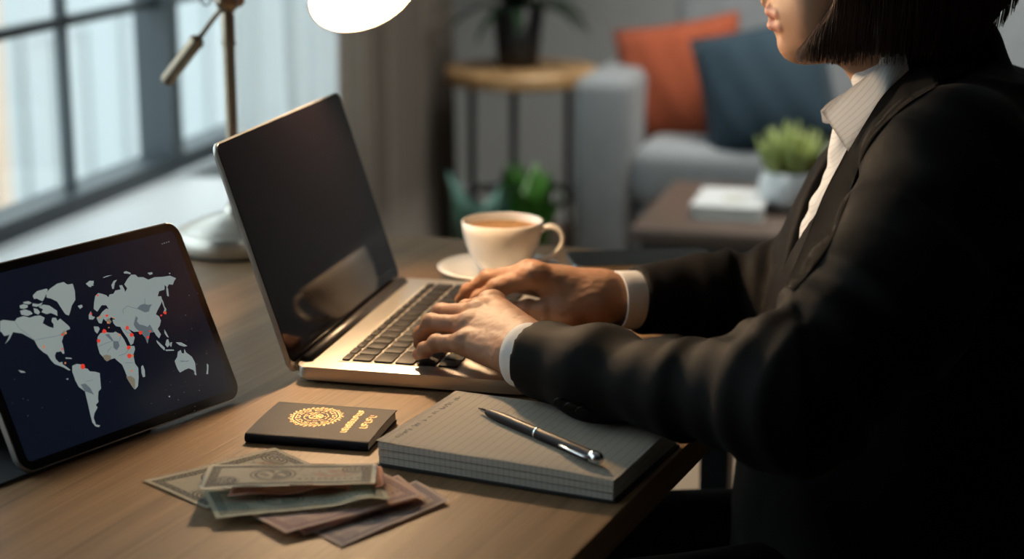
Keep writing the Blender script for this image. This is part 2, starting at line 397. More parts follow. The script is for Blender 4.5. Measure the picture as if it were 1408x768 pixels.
bm = BM(); lathe(bm, [(0, 0), (.035, 0), (.055, .012), (.066, .04), (.066, .062), (.058, .085), (.054, .085), (.060, .06), (.05, .03), (0, .02)], (p1.x, p1.y, .40), 40)
obj('pot', bm, mat('white_ceramic', (.66, .69, .70), .35), sp_)
bm = BM(); lathe(bm, [(0, .076), (.057, .076), (.056, .07), (0, .07)], (p1.x, p1.y, .40), 24); obj('soil', bm, mat('soil', (.05, .035, .025), .95, bump=1), sp_)
M_succ = mat('succulent_green', (.19, .24, .06), .5, var=.35, vscale=40)
bm = BM()
for k in range(70):
    a = random.uniform(0, 2*PI); rr = .045*math.sqrt(random.random()); cx, cy = p1.x+rr*math.cos(a), p1.y+rr*math.sin(a)
    hgt = .122-1.1*rr+random.uniform(-.02, .018); lean = Vector((math.cos(a)*rr*.8, math.sin(a)*rr*.8, 0))
    base = Vector((cx, cy, .474))
    tube(bm, [base, base+lean*.5+Vector((0, 0, hgt*.5)), base+lean+Vector((0, 0, hgt))], [.005, .009, .0015], 6)
obj('foliage', bm, M_succ, sp_)

# ---------------------------------------------------------------- round side table with plant, floor plants
stp = gw(717, 92, .565); sx, sy = stp.x, stp.y
SRt = .213
st = thing('side_table', 'round wooden side table on three dark metal legs', 'table', (sx, sy, 0))
bm = BM(); lathe(bm, [(0, .525), (SRt-.008, .525), (SRt, .532), (SRt, .558), (SRt-.006, .565), (0, .565)], (sx, sy, 0), 64); obj('tabletop', bm, wood('side_oak', (.55, .34, .15), (.36, .21, .09), .4, 22, 2), st, auto=35)
M_iron = mat('black_iron', (.018, .018, .02), .5, .6)
lp = []
for ang in (154, 31, 262):
    a = math.radians(ang)+YAW; q = Vector((sx+.155*math.cos(a), sy+.155*math.sin(a), 0)); lp.append(q); bm = BM()
    tube(bm, [q, q+Vector((0, 0, .525))], .011, 10); obj('leg', bm, M_iron, st)
bm = BM(); ring = [(sx+.155*math.cos(2*PI*i/40), sy+.155*math.sin(2*PI*i/40), .205) for i in range(41)]
tube(bm, ring, .008, 8, caps=False)
for q in lp: tube(bm, [q+Vector((0, 0, .205)), (sx, sy, .205)], .006, 8)
obj('stretcher', bm, M_iron, st)
M_leafd = mat('leaf_dark', (.022, .055, .025), .45, var=.4, vscale=25)
def leaf(bm, base, direc, length, width, droop, n=7, fold=.25):
    d = Vector(direc).normalized(); s = d.cross(Vector((0, 0, 1))); s = s.normalized() if s.length > .01 else Vector((1, 0, 0)); rows = []
    p = Vector(base)
    for i in range(n+1):
        t = i/n; w = width*(math.sin(PI*min(1, t*.93+.07))**.8)*.5
        nn = s.cross(d)
        rows.append((bm.verts.new(p-s*w+nn*w*fold), bm.verts.new(p), bm.verts.new(p+s*w+nn*w*fold)))
        d = (d+Vector((0, 0, -droop/n))).normalized(); p = p+d*(length/n)
    for A, B in zip(rows, rows[1:]): bm.faces.new((A[0], A[1], B[1], B[0])); bm.faces.new((A[1], A[2], B[2], B[1]))
def leafy(name, label, x, y, z0, potr, poth, pm, lm, nleaf, ln, wd, el, droop, seed, thick=.0012):
    rnd = random.Random(seed); t = thing(name, label, 'plant', (x, y, z0)); bm = BM()
    lathe(bm, [(0, 0), (potr*.72, 0), (potr*.78, .004), (potr, poth), (potr-.006, poth), (potr*.7, .02), (0, .015)], (x, y, z0), 36); obj('pot', bm, pm, t)
    bm = BM(); lathe(bm, [(0, poth-.015), (potr*.9, poth-.015), (potr*.88, poth-.03), (0, poth-.03)], (x, y, z0), 24); obj('soil', bm, MATS['soil'], t)
    bm = BM()
    for k in range(nleaf):
        a = 2*PI*k*.618+rnd.uniform(-.2, .2); e = math.radians(rnd.uniform(*el)); d = (math.cos(a)*math.cos(e), math.sin(a)*math.cos(e), math.sin(e))
        q = Vector((x+.25*potr*math.cos(a), y+.25*potr*math.sin(a), z0+poth-.016))
        leaf(bm, q, d, ln*rnd.uniform(.7, 1.1), wd*rnd.uniform(.8, 1.15), droop*rnd.uniform(.7, 1.2))
    bmesh.ops.solidify(bm, geom=bm.faces[:], thickness=thick); obj('foliage', bm, lm, t)
    return t
leafy('potted_plant', 'dark arching plant in a black pot on the round side table', sx-.01, sy+.0, .565, .072, .165, mat('black_pot', (.012, .014, .016), .5), M_leafd, 34, .27, .03, (25, 80), 1.5, 11)
q = gw(727, 325, 0); q = pw(727, 318, 4.62)
leafy('floor_plant', 'bright green leafy plant in a dark pot on the floor', q.x, q.y, 0, .05, .10, MATS['black_pot'], mat('leaf_bright', (.07, .22, .035), .4, var=.3, vscale=25), 14, .31, .085, (72, 89), .25, 4)
q = pw(668, 318, 4.60)
leafy('floor_plant', 'pale blue green broad leaved plant on the floor beneath the side table', q.x, q.y, 0, .045, .07, MATS['black_pot'], mat('leaf_pale', (.22, .42, .36), .4, var=.25, vscale=25), 20, .30, .10, (66, 89), .2, 9)
# ---------------------------------------------------------------- desk
def V2(x, y, z=0.): return c2w((x, y, z))
FRc = Vector((.3845, 1.93)); rdir = Vector((-.393, -.92)).normalized(); fdir = Vector((-.9455, .3256)).normalized()
DL, DW, DT = 1.45, .7536, .026
q4 = [FRc, FRc+fdir*DW, FRc+fdir*DW+rdir*DL, FRc+rdir*DL]
q4w = [V2(p.x, p.y) for p in q4]
M_desk = wood('desk_oak', (.275, .165, .083), (.155, .088, .042), math.radians(-8.1), 75, 1.8, .52, bump=.8)
M_desk.node_tree.nodes['Principled BSDF'].inputs['Specular IOR Level'].default_value = .35
dk = thing('desk', 'light oak topped desk with black metal legs under the laptop', 'desk', tuple(sum(((p) for p in q4w), Vector((0, 0, 0)))/4))
bm = BM(); prism(bm, [(p.x, p.y) for p in q4w], TABLE-DT, TABLE, bev=.0015, seg=2); obj('desktop', bm, M_desk, dk, auto=30)
M_dleg = mat('desk_metal', (.022, .024, .03), .45, .4)
legs = []
for a, b in ((.14, .06), (DW-.10, .06), (.14, DL-.08), (DW-.10, DL-.08)):
    p = FRc+fdir*a+rdir*b; p = V2(p.x, p.y); legs.append(p)
    M = frame(p, V2(*fdir)); bm = BM(); box(bm, (-.016, -.016, .0102), (.016, .016, TABLE-DT-.001), M, bev=.002); obj('leg', bm, M_dleg, dk, smooth=False)
for i, j in ((0, 1), (2, 3), (1, 3)):
    d = legs[j]-legs[i]; M = frame(legs[i]+Vector((0, 0, TABLE-DT-.021)), d); bm = BM(); box(bm, (.016, -.012, -.012), (d.length-.016, .012, .020), M); obj('crossbar', bm, M_dleg, dk, smooth=False)

# ---------------------------------------------------------------- desk lamp
M_brass = mat('brushed_nickel_brass', (.36, .29, .215), .32, 1.0, bump=.05, bscale=300)
LB = c2w((-.316, 2.03, TABLE))
lam = thing('desk_lamp', 'brushed metal desk lamp with a lit shade and counterweight arm', 'lamp', LB)
bm = BM(); lathe(bm, [(0, 0), (.066, 0), (.068, .003), (.068, .020), (.066, .024), (.058, .027), (.054, .030), (.050, .031), (.040, .036), (.026, .041), (.012, .044), (.010, .052), (0, .052)], LB, 64); obj('base', bm, mat('brushed_nickel', (.58, .55, .50), .34, 1.0, bump=.05, bscale=300), lam, auto=40)
bm = BM(); lathe(bm, [(0, -.0), (.0665, -.0), (.0690, .001), (.0690, .003), (0, .003)], LB, 48); obj('felt_pad', bm, mat('felt', (.02, .018, .016), .95), lam)
bm = BM(); lathe(bm, [(0, .05), (.0066, .05), (.0066, .232), (.0082, .233), (.0082, .236), (.0072, .237), (.0074, .265), (.0060, .270), (0, .270)], LB, 32); obj('pole', bm, M_brass, lam, auto=40)
J = LB+Vector((0, 0, .282)); E = pw(228, 113, 2.06); Jw = J
bm = BM(); lathe(bm, [(0, -.014), (.006, -.0135), (.011, -.008), (.0125, 0), (.011, .008), (.006, .013), (0, .014)], seg=24, M=Matrix.Translation(J))
d = (E-J).normalized(); side = d.cross(Vector((0, 0, 1))).normalized()
tube(bm, [J-side*.018, J+side*.018], .006, 16); tube(bm, [J+side*.018, J+side*.026], .010, 16)
obj('joint', bm, M_brass, lam)
rg_c = pw(283, 0, 2.04); bm = BM(); vdir = (rg_c-Vector((0, 0, CAMZ))).normalized(); xa = vdir.cross(Vector((0, 0, 1))).normalized(); ya = xa.cross(vdir)
tube(bm, [rg_c+(xa*math.cos(t)+ya*math.sin(t))*.0058 for t in [2*PI*i/24 for i in range(25)]], .0009, 8, caps=False)
tube(bm, [rg_c+xa*.0055, J], .0010, 8); obj('cord_ring', bm, MATS['brass_dark'], lam)
hs = J+(E-J)*.48
AE = pw(500, -13, 1.75)-c2w((.365, -.674, -.636)).normalized()*.100+Vector((0, 0, .045))
bm = BM(); tube(bm, [hs, J, AE], .0030, 12); obj('arm', bm, M_brass, lam)
bm = BM(); tube(bm, [hs-d*.004, hs, hs+(E-hs)*.06, hs+(E-hs)*.09, E-d*.003, E], [.0050, .0088, .0088, .0080, .0080, .0062], 24); obj('counterweight', bm, M_brass, lam, auto=40)
nrm = c2w((.365, -.674, -.636)).normalized()
OC = pw(500, -13, 1.75); AP = OC-nrm*.100
MS = Matrix.Translation(AP) @ nrm.to_track_quat('Z', 'Y').to_matrix().to_4x4()
prof = [(.011, 0), (.018, .006), (.031, .020), (.0420, .044), (.050, .074), (.0555, .100)]
inner = [(r-.0012, z) for r, z in prof][::-1]; inner[-1] = (.0108, .0015)
bm = BM(); lathe(bm, prof+[(.0563, .1005)], seg=64, M=MS); obj('shade', bm, M_brass, lam)
bm = BM(); lathe(bm, [(.0563, .1005), (.0555, .1010)]+inner+[(0, .002)], seg=64, M=MS); obj('shade_lining', bm, mat('shade_white', (.85, .80, .72), .6), lam, label='white inner lining of the shade')
bm = BM(); lathe(bm, [(0, -.020), (.008, -.018), (.012, -.004), (.013, .008), (.013, .036), (0, .036)], seg=24, M=MS); obj('socket', bm, M_brass, lam)
bm = BM(); tube(bm, [AE, AP-nrm*.018], .005, 12); lathe(bm, [(0, -.008), (.006, -.006), (.008, 0), (.006, .006), (0, .008)], seg=16, M=Matrix.Translation(AE)); obj('swivel', bm, M_brass, lam)
bm = BM(); lathe(bm, [(0, .032), (.009, .033), (.012, .044), (.020, .062), (.0225, .072), (.019, .084), (.010, .092), (0, .094)], seg=32, M=MS)
obj('bulb', bm, mat('bulb_glow', (1, 1, 1), .4, emis=(1, .67, .375), estr=LAMP_W/.0170), lam)

# ---------------------------------------------------------------- laptop
A = Vector((-.189, 1.516)); e1c = Vector((.2297, .9733)); e2c = Vector((.9733, -.2297))
LO = V2(A.x, A.y, TABLE); LE1 = V2(*e1c); LE2 = V2(*e2c)
ML = frame(LO, LE1, LE2, (0, 0, 1)).copy()      # left-handed on purpose is avoided: x=toward window end, y=toward typist
ML = Matrix((LE1, LE2, (0, 0, 1))).transposed().to_4x4(); ML.translation = LO
LW, LD, LH = .328, .2115, .0145
M_alu = mat('silver_aluminium', (.66, .62, .57), .34, .85, bump=.04, bscale=900)
M_key = mat('key_black', (.010, .009, .009), .5, spec=.22, bump=.03, bscale=500)
lt = thing('laptop', 'open silver laptop with a dark screen on the desk', 'laptop', LO)
bm = BM(); prism(bm, rrect(0, 0, LW, LD, .010), .0035, LH, ML, bev=.0012, seg=3); prism(bm, rrect(.004, .004, LW-.004, LD-.004, .010), .0015, .0036, ML); obj('base', bm, M_alu, lt, auto=30)
for x in (.03, LW-.03):
    for y in (.03, LD-.03):
        bm = BM(); lathe(bm, [(0, 0), (.006, 0), (.007, .0018), (0, .0018)], seg=16, M=ML @ Matrix.Translation((x, y, 0))); obj('rubber_foot', bm, M_key, lt)
kx0, kx1, ky0 = .0235, LW-.0225, .0335
bm = BM(); prism(bm, rrect(kx0-.002, ky0-.002, kx1+.002, ky0+.1085, .003), LH-.0001, LH+.0003, ML); obj('keyboard_well', bm, mat('well', (.66, .62, .57), .4, .6), lt, smooth=False)
rows = [(.0095, [1.0]*14), (.0195, [1]*13+[1.5]), (.0195, [1.5]+[1]*13), (.0195, [1.8]+[1]*11+[1.7]), (.0195, [2.3]+[1]*10+[2.2]), (.0195, [1, 1, 1, 1.25, 5, 1.25, 1, .9, 1.1, 1])]
y = ky0; gap = .0028; proto = {}
for rh, ws in rows:
    tot = sum(ws); x = kx0; unit = (kx1-kx0)/tot
    for w in ws:
        kw = w*unit-gap; kh = rh-gap; key = (round(kw, 4), round(kh, 4))
        loc = ML @ Vector((x+gap/2+kw/2, y+gap/2+kh/2, LH+.0004))
        if key not in proto:
            bm = BM(); Mk = Matrix((LE1, LE2, (0, 0, 1))).transposed().to_4x4(); Mk.translation = loc
            prism(bm, rrect(-kw/2, -kh/2, kw/2, kh/2, .0014, 3), 0, .0017, Mk, bev=.0003, seg=2)
            proto[key] = obj('key', bm, M_key, lt, loc=loc, auto=35)
        else:
            k = proto[key].copy(); COL.objects.link(k); k.parent = lt; k.location = loc-LO
        x += w*unit
    y += rh
bm = BM(); tw = .112; prism(bm, rrect(LW/2-tw/2, .1475, LW/2+tw/2, LD-.004, .004), LH-.0002, LH+.0002, ML, bev=.0001); obj('trackpad', bm, mat('trackpad', (.60, .56, .52), .28, .8), lt, smooth=False)
for a in (.004, LW-.0165):
    bm = BM()
    for i in range(4):
        for j in range(44): 
            cx, cy = a+.002+i*.0025, .036+j*.0024
            lathe(bm, [(0, LH+.0002), (.0006, LH+.0001), (.0006, LH-.0002)], seg=5, M=ML @ Matrix.Translation((cx, cy, 0)))
    obj('speaker_grille', bm, mat('grille', (.22, .20, .18), .6), lt)
# hinge bar and lid
bm = BM(); tube(bm, [ML @ Vector((.018, .0045, LH-.001)), ML @ Vector((LW-.018, .0045, LH-.001))], .0062, 16); obj('hinge', bm, mat('hinge_black', (.02, .018, .018), .4), lt)
la = math.radians(108.2); up = LE2*math.cos(la)+Vector((0, 0, 1))*math.sin(la); ln_ = LE1.cross(up).normalized()   # ln_: towards typist?
if ln_.dot(LE2) < 0: ln_ = -ln_
MD = Matrix((LE1, up, ln_)).transposed().to_4x4(); MD.translation = LO+Vector((0, 0, LH-.0065))+LE2*.000
LLen = .2095
bm = BM(); prism(bm, rrect(0, 0, LW, LLen, .009), -.0052, -.0006, MD, bev=.0015, seg=3); lid = obj('lid', bm, M_alu, lt, auto=30)
bm = BM(); prism(bm, rrect(.0012, .0085, LW-.0012, LLen-.0012, .008), -.0006, -.0001, MD); obj('screen', bm, mat('screen_glass_dark', (.004, .0028, .0038), .05, spec=.15, coat=.0), lid, smooth=False)
bm = BM(); prism(bm, rrect(LW/2-.0012, LLen-.0062, LW/2+.0012, LLen-.0038, .0011), -.0001, .0000, MD); obj('webcam', bm, mat('lens_black', (.002, .002, .003), .1), lid, smooth=False)

# ---------------------------------------------------------------- tablet with the world map
Bl = Vector((-.357, 1.275)); Br = Vector((-.2305, 1.458)); t1 = (Br-Bl).normalized()
Bl2 = Bl-t1*.007; TWd = (Br-Bl).length+.013
tn = Vector((-t1.y, t1.x)); ta = math.radians(64.2)
TE1 = V2(*t1); TUP = V2(tn.x*math.cos(ta), tn.y*math.cos(ta), math.sin(ta)); TN = TE1.cross(TUP).normalized()
TO = V2(Bl2.x, Bl2.y, TABLE+.0045)
MT = Matrix((TE1, TUP, TN)).transposed().to_4x4(); MT.translation = TO
THt = .1585
tb = thing('tablet', 'black bezelled tablet showing a world map on a folding stand', 'tablet', (TO.x, TO.y, TABLE))
M_tedge = mat('tablet_edge', (.30, .30, .30), .3, .9)
bm = BM(); prism(bm, rrect(0, 0, TWd, THt, .0125, 8), -.0062, -.0004, MT, bev=.0009, seg=3); obj('body', bm, M_tedge, tb, auto=30)
bm = BM(); prism(bm, rrect(.0009, .0009, TWd-.0009, THt-.0009, .0118, 8), -.0005, .0001, MT); obj('bezel', bm, mat('bezel_black', (.004, .004, .005), .12, spec=.4), tb, smooth=False)
bz = .0078
bm = BM(); prism(bm, rrect(bz, bz, TWd-bz, THt-bz, .004, 5), .0001, .0002, MT); obj('screen', bm, mat('map_sea', (.003, .004, .010), .15, spec=.35, emis=(.045, .07, .15), estr=.07), tb, smooth=False)
def scr(px, py, off=.0003):
    o = Vector((0, 0, CAMZ)); d = pw(px, py, 1.0)-o; p0 = TO+TN*off
    return o+d*((p0-o).dot(TN)/d.dot(TN))
def Z1(pts): return [(x/3.339, 370+y/3.339) for x, y in pts]
def Z2(pts): return [(110+x/4.042, 360+y/4.042) for x, y in pts]
land = []
land.append(Z1([(0,238),(15,232),(68,238),(78,224),(110,214),(135,222),(160,214),(185,212),(205,222),(196,248),(222,262),(246,270),(246,252),(236,238),(240,222),(256,222),(264,236),(276,226),(300,246),(318,262),(322,274),(306,280),(296,296),(290,312),(284,330),(290,352),(296,386),(288,388),(280,376),(258,380),(252,396),(256,412),(272,428),(286,424),(288,436),(304,446),(324,462),(316,464),(292,450),(250,434),(232,414),(218,392),(198,380),(176,360),(158,326),(130,310),(100,294),(60,288),(44,320),(22,344),(36,320),(44,300),(20,306),(8,290),(0,284)]))
land.append(Z1([(212,110),(228,90),(262,66),(292,58),(310,70),(334,66),(344,100),(346,140),(330,166),(322,196),(316,212),(300,206),(280,176),(262,148),(234,134),(214,130)]))
land.append(Z1([(150,120),(170,100),(214,88),(220,94),(206,128),(196,146),(180,140),(170,134),(156,136)]))
land.append(Z1([(90,166),(108,160),(128,164),(126,176),(108,182),(92,178)]))
land.append(Z1([(92,190),(116,184),(140,192),(150,204),(128,214),(98,208)]))
land.append(Z1([(106,150),(130,146),(146,154),(134,160),(110,158)]))
land.append(Z1([(150,156),(176,160),(196,152),(188,166),(166,172),(148,168)]))
land.append(Z1([(176,172),(200,162),(226,166),(250,182),(262,190),(264,214),(248,206),(232,200),(214,206),(190,196),(198,184)]))
land.append(Z1([(154,178),(172,182),(184,196),(176,208),(158,200)]))
land.append(Z1([(356,168),(374,162),(380,172),(368,182)]))
land.append(Z1([(332,442),(352,434),(372,436),(384,452),(402,456),(412,468),(438,470),(458,476),(460,500),(464,548),(452,560),(450,590),(452,608),(440,622),(448,634),(434,660),(430,680),(440,712),(460,716),(454,724),(438,720),(424,702),(414,664),(402,610),(390,560),(362,540),(346,510),(332,470)]))
land.append(Z1([(394,66),(412,52),(430,54),(430,66),(416,72),(420,82),(408,80)]))
land.append(Z1([(300,404),(328,406),(330,411),(302,410)])); land.append(Z1([(84,462),(110,468),(118,474),(96,474)])); land.append(Z1([(302,502),(314,500),(312,508)]))
land.append(Z2([(84,190),(100,172),(120,176),(146,184),(158,196),(164,180),(186,176),(196,158),(226,152),(218,130),(234,128),(246,150),(252,166),(262,146),(246,124),(262,96),(284,70),(308,70),(322,84),(352,84),(380,98),(414,84),(458,82),(500,76),(534,90),(524,104),(516,126),(494,124),(486,140),(470,128),(470,154),(440,162),(432,190),(452,190),(456,216),(446,240),(430,270),(422,290),(440,302),(450,326),(444,352),(432,372),(450,402),(440,424),(424,408),(412,388),(398,384),(388,396),(380,430),(376,454),(362,420),(344,398),(326,386),(300,388),(270,372),(290,396),(304,420),(296,452),(282,462),(264,424),(240,390),(224,360),(200,356),(186,340),(180,320),(196,318),(172,306),(160,322),(146,330),(130,314),(120,342),(104,338),(92,310),(108,300),(124,276),(146,258),(160,262),(146,240),(120,240),(96,276),(76,260),(78,226)]))
land.append(Z2([(48,296),(60,272),(68,300),(84,306),(72,320),(50,318)]))
land.append(Z2([(76,358),(102,358),(110,372),(96,398),(82,384)]))
land.append(Z2([(98,416),(112,396),(136,388),(166,392),(186,392),(196,386),(226,402),(246,432),(262,466),(302,466),(306,484),(296,516),(306,564),(324,588),(326,644),(322,690),(306,708),(294,698),(266,648),(250,606),(234,570),(212,552),(192,534),(160,544),(140,540),(110,508),(96,460)]))
land.append(Z2([(340,580),(350,572),(360,600),(362,636),(350,640),(342,616)]))
land.append(Z2([(526,550),(540,528),(544,498),(560,488),(566,506),(578,508),(580,482),(590,502),(622,526),(640,560),(644,604),(646,628),(630,600),(604,590),(584,598),(556,614),(544,598),(534,574)]))
land.append(Z2([(634,616),(644,614),(648,628),(640,628)])); land.append(Z2([(704,562),(714,572),(712,622),(702,622),(706,592)]))
land.append(Z2([(424,432),(442,448),(472,476),(470,492),(446,470),(428,448)])); land.append(Z2([(474,486),(520,486),(524,492),(478,494)]))
land.append(Z2([(474,460),(480,432),(490,428),(500,460),(486,474)])); land.append(Z2([(532,446),(562,446),(598,466),(580,470),(552,462)])); land.append(Z2([(500,448),(512,444),(508,470),(502,470)]))
land.append(Z2([(180,150),(174,128),(188,104),(206,98),(194,116),(188,148)])); land.append(Z2([(32,122),(50,106),(78,104),(66,118),(78,130),(58,134),(52,128)]))
land.append(Z2([(242,56),(256,50),(282,60),(280,68),(262,64),(246,64)])); land.append(Z2([(374,60),(400,56),(404,66),(388,72)])); land.append(Z2([(126,86),(150,76),(180,72),(150,82),(132,88)]))
land.append(Z2([(480,130),(490,150),(494,192),(484,188),(480,160)])); land.append(Z2([(452,200),(462,218),(470,246),(480,262),(474,290),(462,282),(470,262),(458,230)])); land.append(Z2([(468,372),(480,392),(494,420),(484,416),(470,396)]))
land.append(Z2([(490,746),(500,742),(500,752)])); land.append(Z2([(492,60),(504,62),(498,68)])); land.append(Z2([(0,240),(12,238),(14,250),(0,256)]))
greys = [Z2([(316,258),(336,238),(356,232),(380,238),(400,234),(388,256),(384,274),(362,280),(340,270)]), Z2([(310,300),(322,310),(316,330),(330,346),(350,350),(376,360),(388,346),(400,366),(412,390),(388,392),(380,420),(376,450),(362,420),(346,398),(326,382),(308,366),(298,346)]),
         Z1([(370,528),(392,524),(414,544),(432,576),(410,566),(390,560)]), Z2([(184,438),(214,440),(220,466),(204,490),(186,476)]), Z2([(140,404),(160,398),(186,436),(178,440)])]
browns = [Z2([(256,636),(284,632),(306,650),(306,704),(294,698),(268,658)]), Z2([(128,520),(146,514),(172,520),(172,540),(150,552),(134,540)]), Z1([(278,298),(296,280),(306,290),(290,310)]), Z2([(146,320),(160,312),(176,330),(166,344),(150,336)])]
reds = []
for (zx, zy, r) in ((262,366,11),(286,404,11),(270,474,12),(274,522,13),(136,384,12),(104,438,10),(336,392,11),(378,418,8),(474,282,9),(452,296,6),(62,288,6),(390,384,6),(98,184,6),(150,298,8)):
    a = random.uniform(0, 1); reds.append(Z2([(zx+r*1.1*math.cos(t+a)*random.uniform(.7, 1.1), zy+r*random.uniform(.8, 1.2)*math.sin(t+a)) for t in [2*PI*i/8 for i in range(8)]]))
for (zx, zy, r) in ((380,446,11),(286,366,4),(286,300,5)): reds.append(Z1([(zx+r*math.cos(t), zy+r*1.2*math.sin(t)) for t in [2*PI*i/7 for i in range(7)]]))
oranges = []
for (zx, zy, r) in ((110,306,7),(156,336,7),(186,310,5),(132,296,4),(220,404,7),(286,604,7),(292,520,8),(160,364,4),(150,270,4)): oranges.append(Z2([(zx+r*math.cos(t), zy+r*math.sin(t)) for t in [2*PI*i/6 for i in range(6)]]))
for (zx, zy, r) in ((202,356,6),(300,430,4),(302,292,5)): oranges.append(Z1([(zx+r*math.cos(t), zy+r*1.3*math.sin(t)) for t in [2*PI*i/7 for i in range(7)]]))
lines = [Z1([(68,238),(86,268),(128,300),(158,326)]), Z1([(158,326),(200,316),(252,308),(280,300)]), Z2([(240,286),(238,266),(262,244),(318,260)]), Z2([(360,200),(361,234)]), Z2([(100,470),(140,452),(176,440)]), Z2([(150,500),(176,470)]), Z2([(226,402),(220,440)]), Z2([(216,520),(250,510),(270,486)]), Z2([(250,560),(296,560)]), Z2([(240,366),(262,392),(290,396)]), Z1([(396,514),(426,508)]), Z2([(556,554),(606,548)]), Z2([(556,548),(600,552)])]
M_land = mat('map_land', (.12, .14, .14), .3, emis=(.40, .48, .47), estr=.52)
M_lgr = mat('map_grey', (.05, .07, .08), .3, emis=(.17, .22, .25), estr=.5)
M_lbr = mat('map_tan', (.1, .09, .06), .3, emis=(.26, .23, .17), estr=.6)
M_lrd = mat('map_red', (.3, .02, .01), .3, emis=(.85, .055, .03), estr=.7)
M_lor = mat('map_orange', (.3, .1, .03), .3, emis=(.75, .28, .12), estr=.6)
bm = BM(); sI = []
for polys, off, mi in ((land, .0003, 0), (greys, .0004, 1), (browns, .0004, 2), (reds, .00055, 3), (oranges, .00055, 4)):
    for P in polys:
        f = bm.faces.new([bm.verts.new(scr(x, y, off)) for x, y in P]); f.material_index = mi
for P in lines:
    for a, b in zip(P, P[1:]):
        d_ = Vector((b[0]-a[0], b[1]-a[1])).normalized(); nn = Vector((-d_.y, d_.x))*.28
        f = bm.faces.new([bm.verts.new(scr(x, y, .0005)) for x, y in ((a[0]+nn.x, a[1]+nn.y), (b[0]+nn.x, b[1]+nn.y), (b[0]-nn.x, b[1]-nn.y), (a[0]-nn.x, a[1]-nn.y))]); f.material_index = 1
for k in range(60):   # small islands and specks of the map
    x = random.uniform(5, 285); y = random.uniform(395, 585)
    if random.random() < .5: x = random.choice((random.uniform(15, 60), random.uniform(235, 290))); y = random.uniform(430, 575)
    if x < 150 and y < 505: continue
    r = random.uniform(.25, .6); f = bm.faces.new([bm.verts.new(scr(x+r*1.6*math.cos(t), y+r*math.sin(t), .0003)) for t in (0, 1.6, 3.1, 4.7)]); f.material_index = 1
for k in range(4):    # status marks at the top right of the screen
    x = 222+k*3.0; y = 334.5-k*.9; f = bm.faces.new([bm.verts.new(scr(x+dx, y+dy, .0003)) for dx, dy in ((0, 0), (1.7, -.5), (2.0, .8), (.3, 1.3))]); f.material_index = 1
o_ = bpy.data.meshes.new('world_map')
bm.to_mesh(o_); bm.free(); wm = bpy.data.objects.new('world_map', o_); COL.objects.link(wm); wm.parent = tb; wm.location = -Vector(tb.location)
for k in (M_land, M_lgr, M_lbr, M_lrd, M_lor): o_.materials.append(k)
# folding cover used as a stand
M_folio = mat('folio', (.012, .013, .017), .7, bump=.3, bscale=700)
back = V2(tn.x, tn.y, 0)
bm = BM(); MF = Matrix((TE1, back, (0, 0, 1))).transposed().to_4x4(); MF.translation = Vector((TO.x, TO.y, TABLE))
prism(bm, rrect(-.028, .004, TWd-.10, .115, .004), .0002, .0030, MF, bev=.0005); obj('cover_flap', bm, M_folio, tb, smooth=False)
kb = MT @ Vector((0, THt*.55, -.0075)); kf = MF @ Vector((0, .10, .0034))
MK = Matrix((TE1, (kb-kf).normalized(), TE1.cross((kb-kf).normalized()))).transposed().to_4x4(); MK.translation = kf
bm = BM(); prism(bm, rrect(.008, 0, TWd-.03, (kb-kf).length, .003), -.001, .001, MK); obj('kickstand', bm, M_folio, tb, smooth=False)
bm = BM(); prism(bm, rrect(.008, THt*.5, TWd-.03, THt-.006, .004), -.0078, -.0063, MT); obj('cover_panel', bm, M_folio, tb, smooth=False)

# ---------------------------------------------------------------- cup, saucer, spoon
M_porc = mat('cream_porcelain', (.80, .76, .70), .18, spec=.6, coat=.3)
cb = gw(687, 371, TABLE+.010); cb.z = TABLE
sc_ = thing('saucer', 'round cream saucer under the coffee cup', 'saucer', cb)
bm = BM(); lathe(bm, [(0, .003), (.022, .003), (.024, 0), (.028, 0), (.034, .003), (.052, .008), (.064, .013), (.0665, .0145), (.064, .0158), (.050, .0105), (.034, .0062), (.024, .0058), (.022, .0050), (0, .0050)], cb, 72); obj('dish', bm, M_porc, sc_)
cup = thing('coffee_cup', 'cream porcelain cup of milky coffee on its saucer', 'cup', cb+Vector((0, 0, .0052)))
c0 = cb+Vector((.0, 0, .0052)); c0 = c0+c2w((.003, .004, 0))
oc = [(0, .002), (.017, .002), (.0185, 0), (.021, 0), (.0205, .003), (.026, .009), (.034, .020), (.0395, .034), (.0425, .048), (.0435, .0575)]
ic = [(.0425, .0585), (.0412, .0575), (.0402, .046), (.037, .033), (.031, .019), (.022, .009), (0, .006)]
bm = BM(); lathe(bm, oc+ic, c0, 96); obj('bowl', bm, M_porc, cup)
bm = BM(); lathe(bm, [(0, .0500), (.0405, .0500), (.0412, .0506)], c0, 64)
m = mat('coffee_milk', (.50, .27, .12), .15, var=.2, vscale=60); obj('coffee', bm, m, cup)
hd = c2w((.985, -.17, 0)).normalized()
hp = spline([(.0415, .049), (.051, .0535), (.0605, .050), (.0650, .041), (.0615, .030), (.052, .0205), (.040, .0155), (.033, .0150)], 6)
bm = BM(); tube(bm, [c0+hd*p[0]+Vector((0, 0, p[1])) for p in hp], [.0040-.0010*math.sin(PI*i/len(hp)) for i in range(len(hp))], 14, flat=(1.25, .85)); obj('handle', bm, M_porc, cup)
M_steel = mat('polished_steel', (.62, .64, .66), .15, 1.0)
s0 = gw(748, 364, TABLE+.018); s1 = c2w((-.8, .6, 0)).normalized()
sp = thing('teaspoon', 'steel teaspoon resting on the saucer behind the cup handle', 'spoon', (s0.x, s0.y, s0.z-.006))
bm = BM(); Ms = frame(s0, s1, None, (0, 0, 1)); n_ = 20; rws = []
